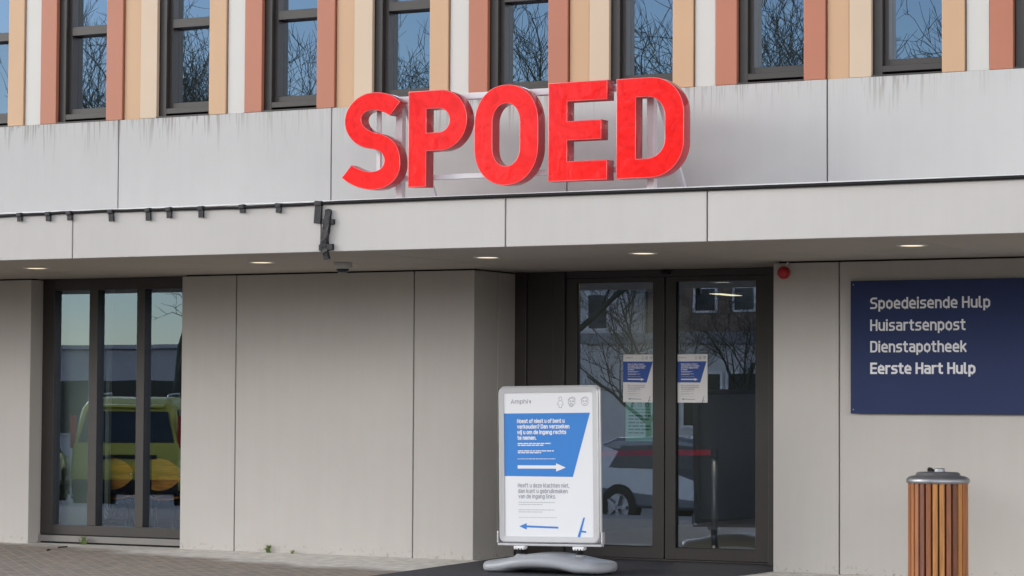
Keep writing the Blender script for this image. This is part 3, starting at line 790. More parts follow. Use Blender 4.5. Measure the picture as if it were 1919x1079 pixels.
# ------------------------------------------------------------------ cable and tape along the canopy edge
rc = random.Random(7)
pts = []
x = -10.4
while x < 9.9:
    sag = .006 * math.sin(x * 2.3) + rc.uniform(-.003, .003)
    if x > .3: sag = .002 * math.sin(x * 1.1)
    pts.append((x, -2.716, 2.925 + sag + (0.004 if x > .3 else 0))); x += .16
mb = MB(); mb.tube(pts, [.0115 if p[0] < .2 else .0135 for p in pts], 8)
tag(mb.build('cable', M['black'], smooth=True), 'long black cable running along the top edge of the concrete canopy', 'cable')
ordn = ['leftmost', 'second from the left', 'third from the left', 'fourth from the left', 'fifth from the left', 'sixth from the left', 'seventh from the left', 'eighth from the left', 'ninth from the left']
tx = [-2.848, -2.545, -2.325, -1.90, -1.525, -1.317, -1.002, -.604, -.255]
th = [.055, .06, .06, .08, .085, .07, .075, .05, .06]
for i, (x, h) in enumerate(zip(tx, th)):
    mb = MB()
    tlt = rc.uniform(-.09, .09)
    mb.box(-.024, .024, -.008, .009, -h, .012); mb.box(-.024, .024, -.020, .018, -.016, .016)
    p = mb.build('tape_strip', M['tape'], bevel=.002)
    p.location = (x, -2.716, 2.925); p.rotation_euler = (0, tlt, 0)
    tag(p, 'short black tape strip holding the cable to the canopy, %s' % ordn[i], 'tape', 'tape strips holding the cable')
mb = MB(); mb.box(-.032, .032, -.009, .009, -.155, .022); mb.box(-.032, .032, -.021, .018, -.016, .018)
p = mb.build('tape_strip', M['tape'], bevel=.003); p.location = (.118, -2.716, 2.925); p.rotation_euler = (0, math.radians(4), 0)
tag(p, 'longest black tape strip on the cable, over the joint beside the taped bundle', 'tape', 'tape strips holding the cable')
T = thing('taped_bundle', 'crumpled black tape bundle with two side straps hanging over the canopy edge', 'tape', (.185, -2.70, 2.70))
mb = MB()
path = [(.022, -.012, .178), (.020, -.016, .12), (.006, -.018, .02), (-.006, -.018, -.06), (-.014, -.016, -.112), (.004, -.020, -.16), (.012, -.012, -.215)]
for i, (a, b) in enumerate(zip(path, path[1:])):
    mb.bar(a, b, .052 if i not in (0, 5) else .045, .026 + .008 * (i % 2))
bmesh.ops.subdivide_edges(mb.bm, edges=mb.bm.edges, cuts=1)
for v in mb.bm.verts: v.co += Vector((rc.uniform(-.005, .005), rc.uniform(-.006, .003), rc.uniform(-.005, .005)))
mb.build('tape_core', M['tape'], T)
mb = MB(); mb.box(-.035, .072, -.026, .0035, .062, .104); mb.xf(Matrix.Rotation(math.radians(2), 4, 'Y')).build('strap', M['tape'], T, bevel=.004)
mb = MB(); mb.box(-.060, .066, -.030, .0035, -.142, -.094); mb.xf(Matrix.Rotation(math.radians(-1), 4, 'Y')).build('strap', M['tape'], T, bevel=.004)

# ------------------------------------------------------------------ recessed downlights, dome camera, siren
dl_lab = ['round recessed downlight above the left jamb of the tall window', 'round recessed downlight above the blank concrete panel, left of the dome camera',
          'round recessed downlight above the corner left of the doors', 'round recessed downlight above the sliding glass doors', 'round recessed downlight above the navy sign']
for (x, y), lb in zip(((-3.578, -1.575), (-1.163, -1.60), (.969, -1.52), (2.374, -1.55), (4.626, -1.68)), dl_lab):
    d = thing('downlight', lb, 'lamp', (x, y, 2.549), group='downlights in the canopy')
    mb = MB(); mb.lathe([(.088, -.001), (.092, -.006), (.112, -.006), (.116, -.001), (.116, 0), (.088, 0)], n=36); mb.build('trim_ring', M['coping'], d, smooth=False)
    mb = MB(); mb.lathe([(.0875, -.003), (.0875, 0)], n=36); mb.build('diffuser', M['lamp'], d)
c = thing('dome_camera', 'small grey security dome camera under the canopy', 'camera', (-.545, -1.30, 2.549))
mb = MB(); mb.lathe([(.072, -.001), (.078, -.006), (.078, -.040), (.070, -.046), (.0, -.046)], n=32); mb.build('housing', M['cctv'], c, smooth=False, bevel=.003)
mb = MB(); mb.lathe([(.056, -.046)] + [(.056 * math.cos(a), -.047 - .048 * math.sin(a)) for a in [math.pi / 2 * k / 8 for k in range(9)]], n=28); mb.build('dome', M['dark_glass'], c, smooth=True)
mb = MB(); mb.lathe([(.057, -.046), (.064, -.047), (.064, -.053), (.057, -.055)], n=28); mb.build('dome_ring', M['cctv'], c)
s = thing('fire_siren', 'small red fire alarm siren on the wall beside the doors', 'siren', (2.925, 0, 2.455))
mb = MB(); mb.lathe([(.046, 0), (.052, .012), (.052, .030), (.046, .034), (.043, .038), (.043, .058), (.030, .070), (.012, .074), (0, .074)], n=28)
mb.xf(Matrix.Rotation(math.radians(90), 4, 'X')).build('body', M['siren_red'], s, smooth=False, bevel=.003)
mb = MB(); mb.tube([(.012, -.02, .045), (.018, -.018, .06), (.026, -.012, .076), (.034, -.010, .088)], .005, 8); mb.build('wire', M['coping'], s, smooth=True)

# ------------------------------------------------------------------ navy sign
N = thing('wall_sign', 'large navy blue sign with four lines of white Dutch lettering', 'sign', (4.70, 0, 1.303))
def nl(mb): return mb.xf(Matrix.Translation((-4.70, 0, -1.303)))
mb = MB(); mb.box(3.52, 5.88, -.052, -.030, 1.303, 2.376); nl(mb).build('board', M['navy'], N, bevel=.003)
mb = MB()
for bx in (3.7, 5.7): mb.box(bx - .02, bx + .02, -.0295, -.001, 1.36, 2.32)
nl(mb).build('standoff', M['steel'], N)
for line, z, w, st in (('Spoedeisende Hulp', 2.146, 1.002, .160), ('Huisartsenpost', 1.969, .800, .160), ('Dienstapotheek', 1.796, .808, .166), ('Eerste Hart Hulp', 1.622, .880, .188)):
    mb = MB(); text(mb, line, 3.689, z, .092, -.0535, st, w); nl(mb).build('lettering', M['sign_text'], N, recalc=False)
mb = MB()
for sx_, sz_ in ((3.545, 1.335), (3.545, 2.345), (5.855, 1.335), (5.855, 2.345)): mb.lathe([(.006, 0), (.006, .002), (0, .003)], n=12) if False else mb.box(sx_ - .005, sx_ + .005, -.0545, -.0525, sz_ - .005, sz_ + .005)
nl(mb).build('screw', M['steel'], N)

# ------------------------------------------------------------------ the poster design (pavement sign and door notices)
def poster(root, w, h, y, blue, ink, dim, sheet_mat, tiny):
    """w x h sheet whose lower left corner is at (-w/2, 0); printed layers lie just in front of it"""
    kx, kz = w / 165.5, h / 272.0
    P = lambda x, yy: (-w / 2 + x * kx, h - yy * kz)
    e = .0006
    mb = MB(); mb.box(-w / 2, w / 2, y, y + .002, 0, h); mb.build('sheet', sheet_mat, root)
    mb = MB(); q = [P(0, 40), P(0, 158), P(128, 159.5), P(160.5, 40)]
    mb.bm.faces.new([mb.bm.verts.new((a, y - e, b)) for a, b in q][::1]); mb.build('blue_panel', blue, root)
    def tl(mb, s, x0, x1, top, base, st):
        a, b = P(x0, base); a2, b2 = P(x1, top); text(mb, s, a, b, b2 - b, y - 2 * e, st, a2 - a, dy=.00008)
    mb = MB()
    for s, x0, x1, t, b in (('Hoest of niest u of bent u', 24.5, 113.5, 50.5, 58.5), ('verkouden? Dan verzoeken', 24.5, 122.5, 61, 69), ('wij u om de ingang rechts', 24.5, 116.5, 71.5, 79.5), ('te nemen.', 25.0, 60.5, 82, 90)):
        tl(mb, s, x0, x1, t, b, .21)
    for i, (x0, x1, t) in enumerate(((25.5, 88, 95.6), (25.5, 75, 99), (25.5, 93, 109.6), (25.5, 69.5, 113), (25, 96, 124.2))):
        a, b = P(x0, t + 2.1); dashes(mb, a, P(x1, 0)[0], b, (1.9 if i < 4 else 1.1) * kz, y - 2 * e, i)
    ar = [P(25, 137.8), P(25, 144), P(97, 144.2), P(97, 149.5), P(115, 142), P(97, 134), P(97, 138)]
    mb.bm.faces.new([mb.bm.verts.new((a, y - 2 * e, b)) for a, b in ar])
    mb.build('white_print', sheet_mat, root, recalc=False)
    mb = MB()
    for s, x0, x1, t, b in (('Heeft u deze klachten niet,', 25, 121, 171.5, 179.5), ('dan kunt u gebruikmaken', 25.5, 118, 182, 190), ('van de ingang links.', 26, 96, 192, 200)): tl(mb, s, x0, x1, t, b, .15)
    mb.build('grey_print', ink, root, recalc=False)
    mb = MB(); tl(mb, 'Amphi\u2144', 13, 51, 13.5, 21.5, .13)
    mb.build('logo', M['ink_grey'], root, recalc=False); mb = MB()
    for i, (x0, x1, t) in enumerate(((26, 94, 206.5), (26, 71, 210.5), (26, 94, 220.5), (26, 71, 224.5), (26, 98, 234.5))):
        a, b = P(x0, t + 1.6); dashes(mb, a, P(x1, 0)[0], b, (1.3 if i < 4 else .9) * kz, y - 2 * e, 20 + i)
        if i in (1, 3): mb.build('small_print', M['ink_pale'] if not dim else ink, root, recalc=False); mb = MB()
    mb.build('small_print', M['ink_pale'] if not dim else ink, root, recalc=False); mb = MB()
    lw = 1.1 * kx                                    # three little line drawings: a figure and two heads
    def line(pts, closed=False):
        ribbon(mb.bm, [Vector(P(*p)) for p in pts], lw, closed, y - 2 * e, 0, lambda v, yy: (v.x, yy, v.y))
    circ = lambda cx, cy, rx, ry, n=16: [(cx + rx * math.cos(2 * math.pi * k / n), cy + ry * math.sin(2 * math.pi * k / n)) for k in range(n)]
    line(circ(106, 13.5, 2.8, 3.6), True); line([(103, 17), (100.6, 24), (103.5, 25.5), (103.5, 30), (108.5, 30), (108.5, 25.5), (111.4, 24), (109, 17)])
    for cx in (127, 151):
        mb.build('line_drawing', M['ink_pale'] if not dim else ink, root, recalc=False); mb = MB()
        if cx == 127: line(circ(126, 25.5, 3.2, 3.2, 10), True)
        line(circ(cx, 19.5, 6.3, 7.2), True); line([(cx - 7, 16), (cx - 2, 11), (cx + 4, 10.5), (cx + 7, 15)])
        line(circ(cx - 2.4, 18.5, 1.3, 1.3, 8), True); line(circ(cx + 2.6, 18.5, 1.3, 1.3, 8), True)
        line([(cx - 2.5, 24), (cx, 22.8), (cx + 2.5, 24)])
    mb.build('line_drawing', M['ink_pale'] if not dim else ink, root, recalc=False)
    mb = MB()
    ar = [P(27, 252.5), P(41, 246.5), P(41, 250.8), P(100, 252.6), P(100, 256), P(41, 254.4), P(41, 258.8)]
    mb.bm.faces.new([mb.bm.verts.new((a, y - 2 * e, b)) for a, b in ar])
    mb.bm.faces.new([mb.bm.verts.new((a, y - 2 * e, b)) for a, b in [P(146.5, 235), P(149.5, 235), P(140, 272.5), P(135, 272.5)]])
    mb.bm.faces.new([mb.bm.verts.new((a, y - 3 * e, b)) for a, b in [P(143, 259), P(151.5, 260), P(151.5, 263.2), P(142.4, 262.4)]])
    mb.build('arrow_and_mark', blue if not dim else ink, root)

A = thing('pavement_sign', 'silver framed pavement poster sign on a grey moulded base before the doors', 'sign', (1.345, -1.12, 0), (0, math.radians(-.9), 0))
def rr_loop(hx, z0, z1, r): return rrect(-hx, hx, z0, z1, ((r, r),) * 4, steps=8)
def frame_mesh(hx, z0, z1, r, w, y0, y1):
    mb = MB(); a = rr_loop(hx, z0, z1, r); b = rr_loop(hx - w, z0 + w, z1 - w, max(r - w, .012)); n = len(a)
    va = [mb.bm.verts.new((x, y0 + .008, z)) for x, z in a]; vm = [mb.bm.verts.new((x * (1 - .008 / hx), y0, (z0 + z1) / 2 + (z - (z0 + z1) / 2) * (1 - .016 / (z1 - z0)))) for x, z in a]
    vb = [mb.bm.verts.new((x, y0 + .004, z)) for x, z in b]; vc = [mb.bm.verts.new((x, y1, z)) for x, z in a]; vd = [mb.bm.verts.new((x, y1, z)) for x, z in b]
    for i in range(n):
        j = (i + 1) % n
        for p, q in ((va, vm), (vm, vb), (vb, vd), (vd, vc), (vc, va)): mb.bm.faces.new([p[i], p[j], q[j], q[i]])
    return mb
frame_mesh(.456, .243, 1.508, .05, .050, -.022, .0).build('frame', M['alu'], A)
frame_mesh(.462, .238, 1.516, .05, .050, .004, .030).xf(Matrix.Scale(1, 4)).build('rear_frame', M['alu'], A)
mb = MB(); mb.box(-.44, .44, -.004, .003, .27, 1.49); mb.build('back_panel', M['paper'], A)
pr = bpy.data.objects.new('poster', None); COL.objects.link(pr); pr.parent = A; pr.location = (0.0, -.012, .290)
poster(pr, .812, 1.176, 0, M['poster_blue'], M['ink_grey'], False, M['paper'], 0)
mb = MB()
mb.box(-.475, .475, -.016, .034, .216, .236)
for sx_ in (-1, 1): mb.box(sx_ * .475 - .007, sx_ * .475 + .007, -.016, .034, .2365, .335)
mb.build('cradle', M['alu'], A, bevel=.006)
for px in (-.270, .270):
    mb = MB(); mb.box(px - .05, px + .05, -.03, .03, .196, .2155)
    for k in range(4): mb.box(px - .045 + k * .025, px - .033 + k * .025, -.034, .03, .186, .2)
    mb.build('clamp', M['white_paint'], A, bevel=.003)
    mb = MB()
    turns = [(px + .026 * math.cos(t * 2 * math.pi), .026 * math.sin(t * 2 * math.pi), .150 + .045 * t / 5) for t in [k / 12 for k in range(61)]]
    mb.tube(turns, .006, 6); mb.lathe([(.018, .14), (.018, .196)], (px, 0, 0), 12)
    mb.build('spring', M['black'], A, smooth=False)
# moulded base: a loft of rounded sections along its length, arched underneath
mb = MB(); rings = []
NS = 28
for i in range(NS + 1):
    t = -1 + 2 * i / NS; at = abs(t)
    x = .57 * math.sin(t * math.pi / 2 * .999) if False else .57 * t
    end = max(0, (at - .78) / .22); sh = max(math.sqrt(max(0, 1 - end * end)), .10)
    top = .106 + .062 * (math.cos(min(1, at / .95) * math.pi) * .5 + .5)
    bot = .036 * max(0, 1 - (t / .52) ** 2) ** .5 if at < .52 else 0.0
    half = (.285 - .05 * at * at) * sh; yc = 0
    zc = bot + (top - bot) * .5; hh = (top - bot) / 2 * (sh * .55 + .45)
    ring = []
    for k in range(20):
        a = 2 * math.pi * k / 20; ca, sa = math.cos(a), math.sin(a)
        ring.append(mb.bm.verts.new((x, yc + half * math.copysign(abs(ca) ** .62, ca), zc + hh * math.copysign(abs(sa) ** .7, sa))))
    rings.append(ring)
for a, b in zip(rings, rings[1:]):
    for k in range(20): mb.bm.faces.new([a[k], a[(k + 1) % 20], b[(k + 1) % 20], b[k]])
mb.bm.faces.new(rings[0]); mb.bm.faces.new(rings[-1][::-1])
ba = mb.build('base', M['grey_plastic'], A, smooth=True)
sd = ba.modifiers.new('subsurf', 'SUBSURF'); sd.levels = sd.render_levels = 1
for px in (-.27, .27):
    mb = MB(); mb.lathe([(.060, .112), (.052, .132), (.034, .146), (.030, .150)], (px, 0, 0), 24); mb.build('socket', M['grey_plastic'], A, smooth=True)
mb = MB(); mb.lathe([(.03, .150), (.03, .163), (.022, .166)], (-.02, -.02, 0), 18); mb.build('filler_cap', M['white_paint'], A)
mb = MB(); mb.lathe([(.040, .0), (.040, .004)], (0, 0, 0), 18); mb.xf(Matrix.Translation((.43, -.10, .094)) @ Matrix.Rotation(math.radians(18), 4, 'Y') @ Matrix.Scale(.7, 4, (0, 1, 0))).build('grip_hole', M['black'], A)
for sx_ in (-1, 1):
    mb = MB(); mb.lathe([(.028, -.02), (.028, .02)], (0, 0, 0), 18); mb.xf(Matrix.Translation((sx_ * .47, -.16, .028)) @ Matrix.Rotation(math.radians(90), 4, 'X')).build('wheel', M['black'], A)

# notices taped to the doors
yglass = YD + .014 + .03
for x, rot, lb in ((1.205, .006, 'white and blue paper notice on the left door leaf, above a green sheet'), (1.723, -.004, 'white and blue paper notice on the right door leaf')):
    n = thing('door_notice', lb, 'notice', (x, yglass - .006, 1.385), (0, rot, 0), 'paper notices taped to the glass doors')
    poster(n, .297, .42, 0, M['poster_blue_dark'], M['ink_grey'], True, M['paper_dim'], 1)
n = thing('green_notice', 'sea green paper notice stuck inside the left door below the white one', 'notice', (1.214, yglass + .012, 1.045))
mb = MB(); mb.box(-.140, .140, 0, .002, 0, .345); mb.build('sheet', M['teal'], n)
mb = MB()
for i in range(6): dashes(mb, -.11, (.105, .09, .04, .10, .11, .05)[i], .215 - i * .03, .013, -.0008, 40 + i)
for i in range(2): dashes(mb, -.11, .10, .275 - i * .025, .006, -.0008, 60 + i)
for k in range(3):
    ribbon(mb.bm, [Vector((-.07 + .07 * k + .016 * math.cos(a * math.pi / 5), .318 + .018 * math.sin(a * math.pi / 5))) for a in range(10)], .005, True, -.0008, 0, lambda v, yy: (v.x, yy, v.y))
mb.build('print', M['teal_ink'], n, recalc=False)

# ------------------------------------------------------------------ litter bin
bn = thing('litter_bin', 'round litter bin of brown wooden slats with a grey metal lid', 'bin', (4.552, -.90, 0))
mb = MB(); R_ = .208; NSL = 27
for k in range(NSL):
    a = 2 * math.pi * k / NSL + .06
    b = MB() if False else None
    w, t = .0425, .018
    ca, sa = math.cos(a), math.sin(a)
    vs = []
    for z in (.06, .782):
        for dt, dr in ((-w / 2, 0), (w / 2, 0), (w / 2 - .004, t), (-w / 2 + .004, t)):
            r = R_ + dr; vs.append(mb.bm.verts.new((r * ca - dt * sa, r * sa + dt * ca, z)))
    for f in ((3, 2, 1, 0), (4, 5, 6, 7), (0, 1, 5, 4), (1, 2, 6, 5), (2, 3, 7, 6), (3, 0, 4, 7)): mb.bm.faces.new([vs[i] for i in f])
mb.build('slat_cladding', M['slats'], bn, bevel=.003)
mb = MB(); mb.lathe([(.20, .02), (.206, .02), (.206, .788), (.20, .788)], n=40); mb.build('drum', M['black'], bn, smooth=True)
mb = MB(); mb.lathe([(.226, .780), (.236, .784), (.240, .800), (.237, .814), (.226, .826), (.202, .836), (.170, .842), (.166, .858), (.150, .866), (.06, .870), (0, .871)], n=48); mb.build('lid', M['steel'], bn, smooth=True)
mb = MB(); mb.lathe([(.040, .866), (.040, .892), (.034, .896), (0, .896)], (.015, -.01, 0), 20); mb.build('knob', M['steel'], bn)
mb = MB(); mb.prism([(-.075, .868), (-.03, .868), (-.028, .882), (-.045, .896), (-.066, .902), (-.076, .890)], -.03, .0); mb.build('latch', M['black'], bn, bevel=.003)

# ------------------------------------------------------------------ weeds
def weed(x, y, z, n, h, seed, lb):
    rw = random.Random(seed); w = thing('weed', lb, 'plant', (x, y, z), group='weeds growing at the foot of the wall')
    mb = MB()
    for i in range(n):
        a = rw.uniform(0, 6.28); L = h * rw.uniform(.5, 1.0); sp_ = rw.uniform(.3, 1.0) * h; b0 = rw.uniform(-.35, .35) * h
        p = [Vector((b0, 0, 0)), Vector((b0 + math.cos(a) * sp_ * .4, -abs(math.sin(a)) * sp_ * .3, L * .6)), Vector((b0 + math.cos(a) * sp_, -abs(math.sin(a)) * sp_ * .6, L))]
        q = Vector((.004, 0, 0)); v = [mb.bm.verts.new(c) for c in (p[0] - q, p[0] + q, p[1] + q * 1.4, p[1] - q * 1.4)]; mb.bm.faces.new(v)
        t = mb.bm.verts.new(p[2]); mb.bm.faces.new([v[3], v[2], t])
        if i % 2 == 0: mb.quad(p[1], p[1] + Vector((.018, -.004, .006)), p[1] + Vector((.022, -.004, .020)), p[1] + Vector((.004, 0, .016)))
    mb.build('leaves', M['weed'], w, recalc=False)
weed(-2.12, -.02, 0, 16, .085, 3, 'straggly green weed at the foot of the blank concrete panel')
weed(-4.33, .12, 0, 14, .105, 5, 'small green weed sprouting in front of the window sill')
weed(-1.86, -.02, 0, 6, .03, 9, 'tiny flat weed just right of the straggly weed by the blank wall')

for (x, y, rz, c, lb) in ((-4.05, -.55, .4, 'bark', 'dark curled leaf on the brick paving below the tall window'), (-3.85, -1.0, 1.9, 'bark', 'dark scrap of leaf on the brick paving, nearest the camera'), (-4.85, -.72, 1.1, 'paper_dim', 'small white scrap of paper on the brick paving at the far left')):
    mb = MB(); g = [[mb.bm.verts.new((.045 * (u - 1), .022 * (v - 1) * (1 - .5 * abs(u - 1)), .006 + .014 * (v != 1) + .004 * u)) for v in range(3)] for u in range(3)]
    for u in range(2):
        for v in range(2): mb.bm.faces.new([g[u][v], g[u + 1][v], g[u + 1][v + 1], g[u][v + 1]])
    lf = mb.build('fallen_leaf' if c == 'bark' else 'paper_scrap', M[c]); lf.location = (x, y, 0); lf.rotation_euler = (0, 0, rz)
    tag(lf, lb, 'leaf' if c == 'bark' else 'litter')
# ------------------------------------------------------------------ behind the glass: chairs, plant, stanchions, lamps
def chair(x, y, lb):
    c = thing('chair', lb, 'chair', (x, y, .01), (0, 0, 0), 'wooden chairs behind the window')
    mb = MB(); n = 28; W_, H_ = .235, .155
    def lens(t): return W_ * math.cos(t), H_ * math.copysign(abs(math.sin(t)) ** 1.25, math.sin(t))
    fr, bk = [], []
    for k in range(n):
        a, b = lens(2 * math.pi * k / n)
        yy = .05 * (a / W_) ** 2
        fr.append(mb.bm.verts.new((a, yy - .006 - .12, .655 + b))); bk.append(mb.bm.verts.new((a, yy + .006 - .12, .655 + b)))
    c0 = mb.bm.verts.new((0, -.126, .655)); c1 = mb.bm.verts.new((0, -.114, .655))
    for k in range(n):
        j = (k + 1) % n
        mb.bm.faces.new([c0, fr[k], fr[j]]); mb.bm.faces.new([c1, bk[j], bk[k]]); mb.bm.faces.new([fr[k], bk[k], bk[j], fr[j]])
    mb.build('backrest', M['chair_wood'], c, smooth=False)
    mb = MB(); g = []
    for i in range(9):
        row = []
        for j in range(9):
            u, v = -1 + i / 4, -1 + j / 4
            row.append((u * .21 * math.sqrt(max(.1, 1 - .35 * v * v)), .12 + v * .20, .43 + .028 * u * u - .012 * (v < -.5)))
        g.append(row)
    vt = [[mb.bm.verts.new(p) for p in r] for r in g]; vb = [[mb.bm.verts.new((p[0], p[1], p[2] - .012)) for p in r] for r in g]
    for i in range(8):
        for j in range(8):
            mb.bm.faces.new([vt[i][j], vt[i + 1][j], vt[i + 1][j + 1], vt[i][j + 1]]); mb.bm.faces.new([vb[i][j + 1], vb[i + 1][j + 1], vb[i + 1][j], vb[i][j]])
    for i in range(8):
        for e in (0, 8): mb.bm.faces.new([vt[i][e], vb[i][e], vb[i + 1][e], vt[i + 1][e]]); mb.bm.faces.new([vt[e][i], vt[e][i + 1], vb[e][i + 1], vb[e][i]])
    mb.build('seat', M['chair_wood'], c, smooth=True)
    for sx_ in (-1, 1):
        mb = MB(); mb.tube([(sx_ * .235, -.075, .655), (sx_ * .20, -.06, .52), (sx_ * .13, .0, .42), (sx_ * .12, .06, .41)], .010, 8); mb.build('back_support', M['black'], c, smooth=True)
        for dy in (-.05, .30):
            mb = MB(); mb.tube([(sx_ * .11, .10 + dy * .3, .41), (sx_ * .17, .08 + dy, .30), (sx_ * .20, .06 + dy * 1.1, 0)], .014, 8); mb.build('leg', M['black'], c, smooth=True)
        mb = MB(); mb.lathe([(0, -.02), (.014, -.012), (.016, 0), (.014, .012), (0, .02)], (sx_ * .222, -.09, .655), 12); mb.build('bolt', M['chrome'], c, smooth=True)
    return c
chair(-4.37, .72, 'honey wood chair behind the middle pane of the tall window')
chair(-3.80, .72, 'honey wood chair behind the right pane of the tall window')
pl = thing('potted_plant', 'dark potted plant on the floor behind the middle window pane', 'plant', (-4.27, .50, .01))
mb = MB(); mb.lathe([(.09, 0), (.13, .20), (.14, .20), (.14, .22), (.12, .22)], n=20); mb.build('pot', M['black'], pl)
mb = MB(); rp = random.Random(2)
for i in range(60):
    a = rp.uniform(0, 6.28); L = rp.uniform(.10, .24); el = rp.uniform(.1, 1.2)
    p = Vector((0, 0, .2)); d = Vector((math.cos(a) * math.cos(el), math.sin(a) * math.cos(el), math.sin(el))) * L; s_ = Vector((-math.sin(a), math.cos(a), 0)) * .014
    mb.bm.faces.new([mb.bm.verts.new(c) for c in (p, p + d * .6 + s_, p + d, p + d * .6 - s_)])
mb.build('leaves', M['leaf_dark'], pl, recalc=False)
def stanchion(x, y, lb):
    s = thing('stanchion', lb, 'barrier post', (x, y, .01), group='belt barrier posts in the lobby')
    mb = MB(); mb.lathe([(.16, 0), (.16, .012), (.14, .022), (.04, .03), (.032, .06)], n=28); mb.build('base', M['steel'], s, smooth=True)
    mb = MB(); mb.lathe([(.030, .03), (.030, .86)], n=20); mb.build('post', M['steel'], s, smooth=True)
    mb = MB(); mb.lathe([(.036, .86), (.038, .87), (.038, .945), (.030, .955), (0, .957)], n=20); mb.build('belt_head', M['black'], s)
SX, SY = 1.295, 2.26
stanchion(SX, SY, 'steel barrier post behind the right door leaf, red belt at its top')
stanchion(-.25, 1.95, 'steel barrier post behind the left door leaf, hidden by the poster sign')
mb = MB(); mb.box(0, 1, -.0015, .0015, -.026, .026)
b_ = mb.build('barrier_belt', M['belt']); b_.location = (-.21, 1.96, .895)
dv = Vector((SX - .036, SY - .005, .925)) - Vector((-.21, 1.96, .895)); b_.scale = (dv.length, 1, 1); b_.rotation_euler = (0, -math.atan2(dv.z, math.hypot(dv.x, dv.y)), math.atan2(dv.y, dv.x))
tag(b_, 'red barrier belt stretched between the posts behind the glass doors', 'belt')
for (x, y), lb in (((1.035, 2.24), 'small lit ceiling lamp just inside the right door leaf'), ((-.346, 6.25), 'small lit ceiling lamp deep inside the lobby')):
    l_ = thing('ceiling_lamp', lb, 'lamp', (x, y, 2.598), group='ceiling lamps in the lobby')
    mb = MB(); mb.box(-.075, .075, -.3, .3, -.03, 0); mb.build('housing', M['coping'], l_)
    mb = MB(); mb.box(-.065, .065, -.29, .29, -.034, -.0305); mb.build('diffuser', M['lamp_in'], l_)
    ld = bpy.data.lights.new('lamp_light', 'AREA'); ld.shape = 'RECTANGLE'; ld.size = .12; ld.size_y = .56; ld.energy = 8; ld.color = (1, .92, .78)
    lo = bpy.data.objects.new('lamp_light', ld); COL.objects.link(lo); lo.parent = l_; lo.location = (0, 0, -.04)

